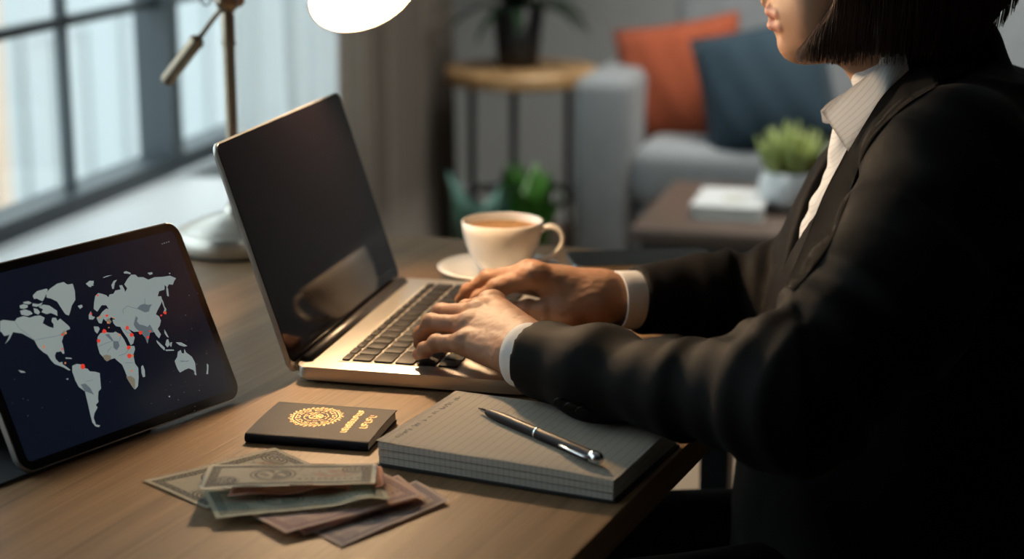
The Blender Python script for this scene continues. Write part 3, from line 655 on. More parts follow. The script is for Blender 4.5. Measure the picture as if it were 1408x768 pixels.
for i in range(9):
    a = -1+2*i/8; w_ = .0135*math.sqrt(max(0.0001, 1-a*a))*(1-.12*a); rws.append([bm.verts.new(Ms @ Vector((a*.020, w_*b, .0045*(a*a*.8+b*b*.8*(1-a*a*.9))-.003))) for b in [-1+2*j/8 for j in range(9)]])
for R1, R2 in zip(rws, rws[1:]):
    for j in range(8): bm.faces.new((R1[j], R1[j+1], R2[j+1], R2[j]))
bmesh.ops.solidify(bm, geom=bm.faces[:], thickness=.0008); obj('bowl', bm, M_steel, sp)
bm = BM(); tube(bm, [Ms @ Vector(p) for p in ((.018, 0, .0008), (.035, 0, .006), (.060, 0, .007), (.085, 0, .006), (.098, 0, .0055))], [.0018, .0016, .0018, .0026, .0016], 10, flat=(1.6, .6)); obj('handle', bm, M_steel, sp)

# ---------------------------------------------------------------- phone
pa, pb = gc(777, 357), gc(790, 377); pd = (Vector((pb.x, pb.y))-Vector((pa.x, pa.y)));
pyd = pd.normalized(); pxd = Vector((-pyd.y, pyd.x))
if pxd.x < 0: pxd = -pxd
PO = V2(pb.x, pb.y, TABLE); MP = Matrix((V2(*pxd), V2(*(-pyd)), (0, 0, 1))).transposed().to_4x4(); MP.translation = PO
ph = thing('smartphone', 'dark smartphone lying face up behind the sleeve and cup', 'phone', PO)
bm = BM(); prism(bm, rrect(0, 0, .158, .074, .010), .0003, .0082, MP, bev=.0012, seg=3); obj('body', bm, mat('phone_frame', (.55, .60, .62), .2, 1.0), ph, auto=30, label='pale polished metal frame')
bm = BM(); prism(bm, rrect(.0015, .0015, .1565, .0725, .009), .0081, .0087, MP); obj('screen', bm, mat('phone_glass', (.010, .012, .014), .22, spec=.5), ph, smooth=False)
bm = BM(); prism(bm, rrect(.006, .033, .009, .041, .0014), .0087, .0088, MP); obj('earpiece', bm, M_key, ph, smooth=False)

# ---------------------------------------------------------------- node maths for printed paper
class NX:
    def __init__(s, nt, sock): s.nt = nt; s.s = sock
    def _op(s, op, *a):
        n = s.nt.nodes.new('ShaderNodeMath'); n.operation = op
        for i, v in enumerate((s,)+a):
            if isinstance(v, NX): s.nt.links.new(v.s, n.inputs[i])
            else: n.inputs[i].default_value = v
        return NX(s.nt, n.outputs[0])
    def __add__(s, o): return s._op('ADD', o)
    def __sub__(s, o): return s._op('SUBTRACT', o)
    def __mul__(s, o): return s._op('MULTIPLY', o)
    def __truediv__(s, o): return s._op('DIVIDE', o)
    def fn(s, op, *a): return s._op(op, *a)
def hyp(a, b): return (a*a+b*b).fn('SQRT')
def uvxy(m):
    nt = m.node_tree; uv = nt.nodes.new('ShaderNodeUVMap'); uv.uv_map = 'UVMap'; sp = nt.nodes.new('ShaderNodeSeparateXYZ'); nt.links.new(uv.outputs[0], sp.inputs[0])
    return NX(nt, sp.outputs[0]), NX(nt, sp.outputs[1]), uv
def mixc(nt, fac, a, b):
    n = nt.nodes.new('ShaderNodeMix'); n.data_type = 'RGBA'
    if isinstance(fac, NX): nt.links.new(fac.s, n.inputs[0])
    else: n.inputs[0].default_value = fac
    for i, v in ((6, a), (7, b)):
        if isinstance(v, tuple): n.inputs[i].default_value = (*v, 1)
        else: nt.links.new(v, n.inputs[i])
    return n.outputs[2]
def noise_x(nt, uv, scale, detail=3, sc=(1, 1, 1)):
    mp = nt.nodes.new('ShaderNodeMapping'); mp.inputs['Scale'].default_value = sc; nt.links.new(uv.outputs[0], mp.inputs[0])
    t = nt.nodes.new('ShaderNodeTexNoise'); t.inputs['Scale'].default_value = scale; t.inputs['Detail'].default_value = detail; nt.links.new(mp.outputs[0], t.inputs['Vector']); return NX(nt, t.outputs['Fac'])

# ---------------------------------------------------------------- notebook
nz = TABLE+.019
nA = gc(520, 640); nB = gc(843, 692); n1 = Vector((nB.x-nA.x, nB.y-nA.y)); NLn = n1.length; n1.normalize(); n2 = Vector((-n1.y, n1.x)); NWd = .136
MN = Matrix((V2(*n1), V2(*n2), (0, 0, 1))).transposed().to_4x4(); MN.translation = V2(nA.x, nA.y, TABLE)
nb = thing('notebook', 'thick notebook of lined paper open to a page beneath the pen', 'notebook', tuple(MN @ Vector((NLn/2, NWd/2, 0))))
m = mat('page_paper', (.62, .57, .49), .85); U_, V_, uvn = uvxy(m); nt = m.node_tree
ln = (U_*27.).fn('FRACT'); lm_ = (ln-.5).fn('ABSOLUTE').fn('LESS_THAN', .05)
nzz = noise_x(nt, uvn, 6, 4)
inside = (V_-.5).fn('ABSOLUTE').fn('LESS_THAN', .485)
base_ = mixc(nt, nzz, (.76, .70, .61), (.70, .64, .55)); c_ = mixc(nt, lm_*inside*.42, base_, (.30, .31, .34)); nt.links.new(c_, nt.nodes['Principled BSDF'].inputs['Base Color'])
M_page = m
def edge_mat():
    m = bpy.data.materials.new('page_edges'); m.use_nodes = True; nt = m.node_tree; b = nt.nodes['Principled BSDF']; b.inputs['Roughness'].default_value = .9
    tc = nt.nodes.new('ShaderNodeTexCoord'); mp = nt.nodes.new('ShaderNodeMapping'); mp.vector_type = 'TEXTURE'
    mp.inputs['Rotation'].default_value = (0, 0, math.atan2(V2(*n1).y, V2(*n1).x)); nt.links.new(tc.outputs['Object'], mp.inputs[0])
    sp = nt.nodes.new('ShaderNodeSeparateXYZ'); nt.links.new(mp.outputs[0], sp.inputs[0]); x = NX(nt, sp.outputs[0]); z = NX(nt, sp.outputs[2])
    g = (x*230.).fn('FRACT').fn('LESS_THAN', .16); h = (z*520.).fn('FRACT').fn('LESS_THAN', .28)
    ns = nt.nodes.new('ShaderNodeTexNoise'); ns.inputs['Scale'].default_value = 1.; m2 = nt.nodes.new('ShaderNodeMapping'); m2.inputs['Scale'].default_value = (20, 20, 2500); nt.links.new(mp.outputs[0], m2.inputs[0]); nt.links.new(m2.outputs[0], ns.inputs[0])
    base = mixc(nt, NX(nt, ns.outputs[0]), (.50, .49, .44), (.76, .72, .64)); c = mixc(nt, (g.fn('MAXIMUM', h))*.38, base, (.10, .12, .13)); nt.links.new(c, b.inputs['Base Color']); return m
M_pedge = edge_mat()
def ncurve(u, v):   # height of the paper block over the covers
    return .0005*math.sin(3*u)+.0012*(v**2)-.0016*max(0, u-.75)*4*(1-v)
bm = BM(); prism(bm, rrect(-.002, -.002, NLn+.003, NWd+.002, .005), .0003, .0022, MN, bev=.0005); obj('back_cover', bm, mat('cover_black', (.014, .014, .016), .6, bump=.3, bscale=800), nb, smooth=False)
def block(z0, z1, inset, name, mm, curve=1.):
    bm = BM(); nu, nv = 24, 14; R = random.Random(int(z0*1e5))
    def pt(u, v, z, c): return MN @ Vector((inset+(NLn-2*inset)*u, inset+(NWd-2*inset)*v, z+c*ncurve(u, v)))
    top = [[bm.verts.new(pt(i/nu, j/nv, z1, curve)) for j in range(nv+1)] for i in range(nu+1)]
    bot = [[bm.verts.new(pt(i/nu, j/nv, z0, curve*(z0-.0023)/.017)) for j in range(nv+1)] for i in range(nu+1)]
    for i in range(nu):
        for j in range(nv):
            bm.faces.new((top[i][j], top[i+1][j], top[i+1][j+1], top[i][j+1])); bm.faces.new((bot[i][j], bot[i][j+1], bot[i+1][j+1], bot[i+1][j]))
    for i in range(nu):
        bm.faces.new((bot[i][0], bot[i+1][0], top[i+1][0], top[i][0])); bm.faces.new((bot[i+1][nv], bot[i][nv], top[i][nv], top[i+1][nv]))
    for j in range(nv):
        bm.faces.new((bot[0][j+1], bot[0][j], top[0][j], top[0][j+1])); bm.faces.new((bot[nu][j], bot[nu][j+1], top[nu][j+1], top[nu][j]))
    return obj(name, bm, mm, nb, smooth=False)
block(.0023, .0072, .0005, 'page_block', M_pedge, .3)
block(.0072, .0080, .0030, 'divider', mat('divider_dark', (.05, .05, .05), .8), .35)
block(.0080, .0128, .0002, 'page_block', M_pedge, .5)
block(.0128, .0136, .0030, 'divider', mat('divider_dark', (.05, .05, .05), .8), .8)
block(.0136, .0185, .0000, 'page_block', M_pedge, 1.)
def top_fn(u, v): return MN @ Vector((-.0015+(NLn+.002)*u, (NWd+.0005)*v, .0190+ncurve(u, v)+.0012*math.exp(-u*9)*(1-v)))
bm = BM(); grid_sheet(bm, top_fn, 40, 16); bmesh.ops.solidify(bm, geom=bm.faces[:], thickness=.0002); obj('top_page', bm, M_page, nb)
# pencilled heading, unreadable scribbles
M_ink = mat('pencil_ink', (.36, .34, .31), .8)
bm = BM(); rr = random.Random(12)
def scrib(u0, v0, v1, h, n):
    v = v0
    while v < v1:
        L = rr.uniform(.012, .022); k = 5; pts = []
        for i in range(k): pts.append((u0+rr.uniform(-h, h), v+L*i/k+rr.uniform(-.004, .004)))
        pp = spline(pts, 4); P3 = [top_fn(p[0], p[1])+Vector((0, 0, .0003)) for p in pp]; tube(bm, P3, .00014, 4)
        v += L+(rr.uniform(.004, .010) if rr.random() < .8 else .05)
scrib(.055, .10, .90, .014, 20)
obj('handwriting', bm, M_ink, nb, label='faint grey handwriting along the page edge')

# pen
pt_ = gw(658, 561, TABLE+.0235); pe = gw(826, 632, TABLE+.0245); dpn = (pe-pt_); Lp = dpn.length; dpn.normalize()
zt = Vector((0, 0, 1)); MPn = frame(pt_, dpn, None, (0, 0, 1))
pen = thing('pen', 'black ballpoint pen with chrome clip resting on the notebook', 'pen', pt_-Vector((0, 0, .004)))
R_ = .0043
Mx = MPn @ Matrix.Rotation(PI/2, 4, 'Y')
bm = BM(); lathe(bm, [(0, 0), (.0006, .0002), (.0009, .004), (.0014, .0042), (.0022, .012), (.0024, .0122)], seg=24, M=Mx); obj('tip', bm, M_steel, pen)
bm = BM(); lathe(bm, [(.0026, .012), (.0034, .016), (R_, .030), (R_, Lp*.52), (R_+.0002, Lp*.521), (R_+.0002, Lp-.010), (R_, Lp-.009), (0, Lp-.009)], seg=32, M=Mx); obj('barrel', bm, mat('pen_black', (.010, .010, .014), .42, spec=.2), pen, auto=40)
bm = BM(); lathe(bm, [(R_+.0003, Lp*.50), (R_+.0005, Lp*.505), (R_+.0003, Lp*.51)], seg=32, M=Mx); obj('ring', bm, M_steel, pen)
bm = BM(); lathe(bm, [(R_+.0003, Lp-.010), (R_+.0007, Lp-.008), (R_+.0005, Lp-.003), (.0030, Lp), (0, Lp)], seg=32, M=Mx); obj('end_cap', bm, M_steel, pen)
toc = -(MPn.to_3x3() @ Vector((0, 1, 0))); toc = toc if toc.dot(Vector((0, 0, CAMZ))-pt_) > 0 else -toc
cd_ = (toc*.95+zt*.18).normalized()
bm = BM(); tube(bm, [pt_+dpn*(Lp-.006)+cd_*.0042, pt_+dpn*(Lp-.010)+cd_*.0066, pt_+dpn*(Lp-.030)+cd_*.0064, pt_+dpn*(Lp-.041)+cd_*.0055, pt_+dpn*(Lp-.043)+cd_*.0052], [.0013, .0016, .0014, .0015, .0007], 10, flat=(1.2, .8)); obj('clip', bm, M_steel, pen)

# ---------------------------------------------------------------- passport
pz = TABLE+.0085
c00, c10, c11, c01 = gc(336, 600, pz-.003), gc(506, 613, pz-.003), gc(538, 564, pz), gc(376, 552, pz)
o2 = Vector((c00.x, c00.y)); u2 = Vector((c10.x-c00.x, c10.y-c00.y)); PL = u2.length; u2.normalize(); v2 = Vector((-u2.y, u2.x)); PWd = (Vector((c11.x, c11.y))-Vector((c10.x, c10.y))).dot(v2)
MPp = Matrix((V2(*u2), V2(*v2), (0, 0, 1))).transposed().to_4x4(); MPp.translation = V2(o2.x, o2.y, TABLE)
pp = thing('passport', 'dark navy passport with gilt crest lying on the desk', 'passport', tuple(MPp @ Vector((PL/2, PWd/2, 0))))
skew = (Vector((c01.x, c01.y))-o2).dot(u2)*.0
def ptop(v): return .0078+.0030*math.sin(PI*min(1, v*1.05)*.5)-.0015*v*v
def pprof(off):
    P = [(v*PWd, ptop(v)-off) for v in np.linspace(1, .06, 12)]
    P += [(.0030*(1-math.cos(a))*0+ .004-(.004-off)*math.sin(a), ptop(.05)/2+(ptop(.05)/2-off)*math.cos(a)) for a in np.linspace(.15, PI-.15, 9)]
    P += [(v*PWd, .0003+off*.0+off) for v in np.linspace(.06, 1, 6)]
    return P
po, pi_ = pprof(0), pprof(.0008)
bm = BM(); loop = po+pi_[::-1]; nL = len(po)
S0 = [bm.verts.new(MPp @ Vector((0, a, z))) for a, z in loop]; S1 = [bm.verts.new(MPp @ Vector((PL, a, z))) for a, z in loop]; N_ = len(loop)
for i in range(N_): bm.faces.new((S0[i], S0[(i+1) % N_], S1[(i+1) % N_], S1[i]))
for i in range(nL-1):
    for S in (S0, S1): bm.faces.new((S[i], S[i+1], S[N_-2-i], S[N_-1-i]))
obj('cover', bm, mat('navy_leatherette', (.010, .012, .020), .55, spec=.15, bump=.2, bscale=2500), pp, auto=50)
bm = BM(); pg = [(min(a, PWd*.985), z) for a, z in pprof(.0010)]
S0 = [bm.verts.new(MPp @ Vector((.001, a, z))) for a, z in pg]; S1 = [bm.verts.new(MPp @ Vector((PL-.001, a, z))) for a, z in pg]; N_ = len(pg)
for i in range(N_): bm.faces.new((S0[i], S0[(i+1) % N_], S1[(i+1) % N_], S1[i]))
bm.faces.new(S0); bm.faces.new(S1[::-1]); obj('pages', bm, mat('passport_pages', (.40, .38, .34), .85, bump=.5, bscale=1200), pp, smooth=False)
M_gold = mat('gilt', (.62, .39, .19), .40, .75, bump=.3, bscale=2000)
def ps(u, v, h=.00015): return MPp @ Vector((u*PL, v*PWd, ptop(v)+h))
bm = BM(); cu, cv = .425, .60; asp = PL/PWd
def flat_path(pts, w):
    L, R = [], []
    for i, p in enumerate(pts):
        a = pts[max(i-1, 0)]; b = pts[min(i+1, len(pts)-1)]; d_ = Vector(((b[0]-a[0])*PL, (b[1]-a[1])*PWd)).normalized(); n_ = (-d_.y*w/PL, d_.x*w/PWd)
        L.append(bm.verts.new(ps(p[0]+n_[0], p[1]+n_[1]))); R.append(bm.verts.new(ps(p[0]-n_[0], p[1]-n_[1])))
    for i in range(len(pts)-1): bm.faces.new((L[i], L[i+1], R[i+1], R[i]))
def epol(r, t): return (cu+r*math.cos(t)/asp*.86, cv+r*math.sin(t)*.95)
for r, w, gp in ((.27, .0005, .0), (.235, .0005, .15), (.19, .0005, .3), (.14, .0005, .2), (.08, .0005, 0)):
    for k in range(12):
        t0 = 2*PI*k/12; flat_path([epol(r*(1+.02*math.sin(9*t)), t) for t in np.linspace(t0+gp*.3, t0+2*PI/12*(1-gp*.6), 5)], w)
for k in range(34):
    t = 2*PI*k/34; flat_path([epol(.27, t), epol(.29, t+.05), epol(.30+.02*(k % 2), t-.03)], .0008)
for k in range(20):
    t = 2*PI*k/20; flat_path([epol(.195, t), epol(.212, t+.10), epol(.232, t)], .0005)
for k in range(26):
    t = random.uniform(0, 6.28); r = random.uniform(0, .12); a = epol(r, t); flat_path([a, (a[0]+random.uniform(-.02, .02), a[1]+random.uniform(-.03, .03)), (a[0]+random.uniform(-.02, .02), a[1]+random.uniform(-.03, .03))], .0006)
for k in range(0): flat_path([(cu-.29, cv-.12+.05*k), (cu-.27, cv-.11+.05*k)], .0007)
obj('crest', bm, M_gold, pp, smooth=False, label='gilt round crest')
def glyphs(u0, v0, v1, hw, n, seed):
    R = random.Random(seed); dv = (v1-v0)/n
    for k in range(n):
        a = v0+dv*(k+.15); b = v0+dv*(k+.80); fl = R.random()
        flat_path([(u0-hw, a), (u0+hw, a)], .0009)
        if fl < .7: flat_path([(u0+hw, a), (u0+hw, b)], .0008)
        if fl > .3: flat_path([(u0, a), (u0, b)], .0008)
        if fl < .5: flat_path([(u0-hw, b), (u0+hw*.2, b)], .0008)
        else: flat_path([(u0-hw, a), (u0-hw, b)], .0008)
bm = BM(); glyphs(.740, .22, .90, .021, 11, 3); obj('title_lettering', bm, M_gold, pp, smooth=False, label='gilt line of lettering')
bm = BM(); glyphs(.865, .36, .76, .026, 5, 8); obj('lower_lettering', bm, M_gold, pp, smooth=False, label='short gilt line of lettering')

# ---------------------------------------------------------------- banknotes
def text_polys(s, size=1.):
    cu_ = bpy.data.curves.new('numeral', 'FONT'); cu_.body = s; cu_.size = size; cu_.align_x = 'CENTER'; cu_.align_y = 'CENTER'; cu_.resolution_u = 3
    o = bpy.data.objects.new('numeral', cu_); COL.objects.link(o); dg = bpy.context.evaluated_depsgraph_get(); dg.update()
    me = o.evaluated_get(dg).to_mesh(); vs = [tuple(v.co) for v in me.vertices]; fs = [tuple(p.vertices) for p in me.polygons]
    o.evaluated_get(dg).to_mesh_clear(); bpy.data.objects.remove(o); bpy.data.curves.remove(cu_); return vs, fs
def note_mat(name, paper, ink, accent, k=1.):
    m = bpy.data.materials.new(name); m.use_nodes = True; nt = m.node_tree; b = nt.nodes['Principled BSDF']; b.inputs['Roughness'].default_value = .75
    U, V, uv = uvxy(m)
    eu = (U-.5).fn('ABSOLUTE'); ev = (V-.5).fn('ABSOLUTE')
    ins = eu.fn('LESS_THAN', .470)*ev.fn('LESS_THAN', .43)
    frame_ = ins*(eu.fn('GREATER_THAN', .415).fn('MAXIMUM', ev.fn('GREATER_THAN', .325)))
    x = U*2.25; 
    def ring(cx, cy, r0, r1, fq):
        d = hyp(x-cx*2.25, V-cy); return d.fn('LESS_THAN', r1)*d.fn('GREATER_THAN', r0)*((d*fq).fn('SINE')*.5+.5), d.fn('LESS_THAN', r1)
    r1, d1 = ring(.13, .27, .0, .20, 130.); r2, d2 = ring(.87, .73, .0, .17, 130.)
    por, dp = ring(.40, .52, .20, .30, 90.); ppn = noise_x(nt, uv, 9, 5, (2.2, 1, 1))
    pdisc = hyp(x-.9, V-.52).fn('LESS_THAN', .2)*(ppn.fn('GREATER_THAN', .50))
    gu = ((V*150.+((U*40.).fn('SINE'))*3.).fn('SINE')*.5+.5)*ins*.18
    blotch = noise_x(nt, uv, 14, 3, (2, 1, 1)).fn('GREATER_THAN', .56)*ins*(U.fn('GREATER_THAN', .52))*.35
    fpat = frame_*(noise_x(nt, uv, 45, 2, (2, 1, 1))*2.6-.55).fn('MINIMUM', 1.)
    lab = ins*(V-.30).fn('ABSOLUTE').fn('LESS_THAN', .02)*(U.fn('GREATER_THAN', .55))*((U*170.).fn('SINE')*.5+.5)
    ink_ = ((r1.fn('MAXIMUM', r2)).fn('MAXIMUM', por)).fn('MAXIMUM', fpat).fn('MAXIMUM', pdisc*.7).fn('MAXIMUM', gu).fn('MAXIMUM', blotch).fn('MAXIMUM', lab)
    acc = (hyp(x-.75*2.25, (V-.55)*1.4).fn('LESS_THAN', .26))*(noise_x(nt, uv, 10, 4, (2.2, 1, 1)).fn('GREATER_THAN', .47))
    pn = noise_x(nt, uv, 4, 4, (2, 1, 1)); base = mixc(nt, pn, tuple(c*.92 for c in paper), tuple(min(1, c*1.1) for c in paper))
    c1 = mixc(nt, acc*.55, base, accent); c2 = mixc(nt, (ink_*k).fn('MINIMUM', 1.), c1, ink); nt.links.new(c2, b.inputs['Base Color'])
    bp = nt.nodes.new('ShaderNodeBump'); bp.inputs['Strength'].default_value = .2; bp.inputs['Distance'].default_value = .0006; nt.links.new(noise_x(nt, uv, 7, 5, (2, 1, 1)).s, bp.inputs['Height']); nt.links.new(bp.outputs[0], b.inputs['Normal'])
    return m
N_grey = note_mat('note_grey_green', (.70, .67, .56), (.075, .08, .08), (.60, .33, .22))
N_grn = note_mat('note_green', (.62, .63, .50), (.10, .15, .15), (.50, .46, .33), .8)
N_red = note_mat('note_red', (.76, .42, .31), (.40, .13, .10), (.70, .28, .16), .7)
N_pink = note_mat('note_pink', (.76, .56, .47), (.34, .17, .20), (.66, .38, .28), .8)
N_vio = note_mat('note_violet', (.68, .56, .50), (.18, .13, .19), (.58, .38, .30), .8)
notes = []
def note(label, P, m, z, wave=.0008, kind=None, num=None, seed=1):
    """P: photo corners lower-left, lower-right, upper-right, upper-left of one note; z: heights at those corners"""
    Q = [gw(x, y, TABLE+zz) for (x, y), zz in zip(P, z)]
    R = random.Random(seed); ph1, ph2, ph3 = [R.uniform(0, 6.28) for _ in range(3)]
    def fn(u, v):
        p = (Q[0]*(1-u)+Q[1]*u)*(1-v)+(Q[3]*(1-u)+Q[2]*u)*v
        w = wave*(math.sin(2*PI*1.1*u+ph1)*.6+.4*math.sin(2*PI*(.8*u+.9*v)+ph2))+wave*.2*math.sin(2*PI*(3*u-1.4*v)+ph3)
        if kind: w += kind(u, v)
        return p+Vector((0, 0, max(w, -min(z)*.8+.0001) if not kind else w))
    c = sum(Q, Vector((0, 0, 0)))/4; t = thing('banknote', label, 'banknote', (c.x, c.y, TABLE), 'banknotes fanned on the desk')
    bm = BM(); grid_sheet(bm, fn, 48, 18); bmesh.ops.solidify(bm, geom=bm.faces[:], thickness=.00025); obj('paper', bm, m, t)
    for s_, (u0, v0, h) in (num or []):
        vs, fs = text_polys(s_, 1.0); bm = BM(); bv = [bm.verts.new(fn(u0+x*h*.44, v0+y*h)+Vector((0, 0, .0004))) for x, y, _ in vs]
        for f in fs:
            try: bm.faces.new([bv[i] for i in f])
            except ValueError: pass
        obj('numeral', bm, mat('note_ink', (.09, .10, .11), .7), t, smooth=False)
    return t
note('violet grey banknote folded at the end, lowest and nearest the desk edge', [(470, 751), (617, 687), (572, 659), (430, 730)], N_vio, (.0012, .0030, .0020, .0010), .0005, seed=2)
note('pink banknote lying just above the violet one, its right end curled', [(418, 734), (586, 682), (548, 652), (385, 706)], N_pink, (.0032, .0062, .0058, .0030), .0006, seed=5)
note('pink banknote with the widest bare face, fanned towards the camera', [(393, 733), (583, 680), (525, 648), (345, 708)], N_pink, (.0050, .0090, .0088, .0048), .0006, seed=8)
note('pale banknote reaching furthest left in the fan', [(284, 698), (462, 652), (378, 615), (196, 660)], N_grey, (.0014, .0040, .0034, .0012), .0005, seed=11, num=[('5', (.90, .72, .34))])
note('green banknote curling over under the red one', [(297, 712), (536, 688), (527, 664), (278, 674)], N_grn, (.0060, .0105, .0112, .0080), .0004, kind=lambda u, v: .0035*math.exp(-((u-.86)/.12)**2)*(1-v)**.5, seed=14)
note('crumpled red banknote sandwiched under the top note', [(312, 682), (531, 668), (524, 640), (330, 655)], N_red, (.0125, .0135, .0140, .0120), .0003, kind=lambda u, v: .0022*math.sin(13*u+2*v)*(1-v)*(.4+u), seed=17)
note('grey green banknote lying flat on top of the fan', [(272, 671), (516, 664), (519, 637), (288, 638)], N_grey, (.0172, .0180, .0175, .0165), .0004, seed=20, num=[('10', (.135, .27, .30)), ('10', (.90, .72, .24))])
# ---------------------------------------------------------------- the person
def vnoise(P, seed=0):
    """smooth value noise for an array of points (n, 3) -> -1..1"""
    Pi = np.floor(P).astype(np.int64); f = P-Pi; f = f*f*(3-2*f); r = 0
    for dx in (0, 1):
        for dy in (0, 1):
            for dz in (0, 1):
                h = (Pi[:, 0]+dx)*374761393+(Pi[:, 1]+dy)*668265263+(Pi[:, 2]+dz)*2147483647+seed*974634777
                h = (h ^ (h >> 13))*1274126177 & 0x7fffffff; h = (h ^ (h >> 16)) & 0xffff
                w = (f[:, 0] if dx else 1-f[:, 0])*(f[:, 1] if dy else 1-f[:, 1])*(f[:, 2] if dz else 1-f[:, 2])
                r = r+w*(h/32767.5-1)
    return r
class Field:
    def __init__(s, lo, hi, h):
        s.lo = np.array(lo, float); s.h = h; s.n = np.ceil((np.array(hi)-s.lo)/h).astype(int)+1
        s.F = np.full(s.n, 1., np.float32)
    def _sl(s, lo, hi):
        a = np.clip(np.floor((np.array(lo)-s.lo)/s.h).astype(int), 0, s.n); b = np.clip(np.ceil((np.array(hi)-s.lo)/s.h).astype(int)+1, 0, s.n)
        if np.any(b <= a): return None, None
        sl = tuple(slice(a[i], b[i]) for i in range(3))
        g = np.meshgrid(*[(s.lo[i]+s.h*np.arange(a[i], b[i])).astype(np.float32) for i in range(3)], indexing='ij')
        return sl, g
    def put(s, lo, hi, fn, k=0., op='add'):
        sl, g = s._sl(lo, hi)
        if sl is None: return
        d = fn(*g).astype(np.float32); F = s.F[sl]
        if op == 'add':
            if k > 0: hh = np.maximum(k-np.abs(F-d), 0)/k; s.F[sl] = np.minimum(F, d)-hh*hh*k*.25
            else: s.F[sl] = np.minimum(F, d)
        else:
            if k > 0: hh = np.maximum(k-np.abs(F+d), 0)/k; s.F[sl] = np.maximum(F, -d)+hh*hh*k*.25
            else: s.F[sl] = np.maximum(F, -d)
    def cone(s, a, b, ra, rb, k=.01, sq=None, op='add'):
        """tapered capsule; sq=(axis, factor) flattens it along a direction"""
        a = np.array(a, float); b = np.array(b, float); m = max(ra, rb)+k+3*s.h
        lo = np.minimum(a, b)-m; hi = np.maximum(a, b)+m; ba = b-a; L2 = max(ba.dot(ba), 1e-9)
        def fn(X, Y, Z):
            px, py, pz = X-a[0], Y-a[1], Z-a[2]
            t = np.clip((px*ba[0]+py*ba[1]+pz*ba[2])/L2, 0, 1)
            qx, qy, qz = px-t*ba[0], py-t*ba[1], pz-t*ba[2]
            if sq is not None:
                ax = np.array(sq[0], float); ax /= np.linalg.norm(ax); c = qx*ax[0]+qy*ax[1]+qz*ax[2]; e = (1/sq[1]-1)*c
                qx, qy, qz = qx+ax[0]*e, qy+ax[1]*e, qz+ax[2]*e
            return np.sqrt(qx*qx+qy*qy+qz*qz)-(ra+(rb-ra)*t)
        s.put(lo, hi, fn, k, op)
    def ell(s, c, r, k=.01, R=None, op='add'):
        c = np.array(c, float); r = np.array(r, float); m = max(r)+k+3*s.h
        def fn(X, Y, Z):
            q = [X-c[0], Y-c[1], Z-c[2]]
            if R is not None: q = [R[i][0]*q[0]+R[i][1]*q[1]+R[i][2]*q[2] for i in range(3)]
            k0 = np.sqrt((q[0]/r[0])**2+(q[1]/r[1])**2+(q[2]/r[2])**2)
            k1 = np.sqrt((q[0]/r[0]**2)**2+(q[1]/r[1]**2)**2+(q[2]/r[2]**2)**2)+1e-9
            return k0*(k0-1)/k1
        s.put(c-m, c+m, fn, k, op)
    def column(s, lev, k=.02, p=2.0, op='add'):
        """vertical body of elliptic sections: rows z, cx, cy, ax, ay"""
        L = np.array(sorted(lev), float); z = L[:, 0]; m = max(L[:, 3].max(), L[:, 4].max())+.05
        lo = [L[:, 1].min()-m, L[:, 2].min()-m, z[0]-.06]; hi = [L[:, 1].max()+m, L[:, 2].max()+m, z[-1]+.06]
        zs = np.linspace(z[0], z[-1], 80); sp_ = [np.interp(zs, z, L[:, i]) for i in range(1, 5)]
        ker = np.ones(7)/7; sp_ = [np.convolve(np.pad(q, 3, 'edge'), ker, 'valid') for q in sp_]
        def fn(X, Y, Z):
            cx, cy, ax, ay = [np.interp(Z, zs, q) for q in sp_]
            rr = ((np.abs(X-cx)/ax)**p+(np.abs(Y-cy)/ay)**p)**(1/p)
            d = (rr-1)*np.minimum(ax, ay)
            return np.maximum(d, np.maximum(z[0]-Z, Z-z[-1]))
        s.put(lo, hi, fn, k, op)
    def mesh(s):
        F = s.F; n = F.shape; inside = F < 0
        c = [inside[i:n[0]-1+i, j:n[1]-1+j, k:n[2]-1+k] for i in (0, 1) for j in (0, 1) for k in (0, 1)]
        cnt = sum(x.astype(np.int8) for x in c); act = (cnt > 0) & (cnt < 8)
        idx = -np.ones(act.shape, np.int64); ii = np.argwhere(act); idx[act] = np.arange(len(ii))
        acc = np.zeros((len(ii), 3)); w = np.zeros(len(ii)); I, J, K = ii.T
        cor = [(i, j, k) for i in (0, 1) for j in (0, 1) for k in (0, 1)]
        val = {q: F[I+q[0], J+q[1], K+q[2]] for q in cor}
        for a in cor:
            for ax in range(3):
                if a[ax] == 0:
                    b = list(a); b[ax] = 1; b = tuple(b); va, vb = val[a], val[b]; m = (va < 0) != (vb < 0)
                    t = np.where(m, va/np.where(m, va-vb, 1), 0); p = np.zeros((len(ii), 3)); p[:] = a; p[:, ax] = t
                    acc[m] += p[m]; w[m] += 1
        V = s.lo+s.h*(ii+acc/w[:, None]); Q = []
        for ax in range(3):
            u, v = [(1, 2), (2, 0), (0, 1)][ax]
            sl0 = [slice(None)]*3; sl1 = [slice(None)]*3; sl0[ax] = slice(0, n[ax]-1); sl1[ax] = slice(1, n[ax])
            A_, B_ = inside[tuple(sl0)], inside[tuple(sl1)]; ch = np.argwhere(A_ != B_)
            ok = np.ones(len(ch), bool)
            for q in (u, v): ok &= (ch[:, q] > 0) & (ch[:, q] < n[q]-1)
            ch = ch[ok]; sgn = A_[tuple(ch.T)]
            def cell(du, dv):
                q = ch.copy(); q[:, u] -= du; q[:, v] -= dv; return idx[tuple(q.T)]
            q = np.stack([cell(1, 1), cell(0, 1), cell(0, 0), cell(1, 0)], 1); q[~sgn] = q[~sgn][:, ::-1]; Q.append(q)
        Q = np.concatenate(Q); return V, Q
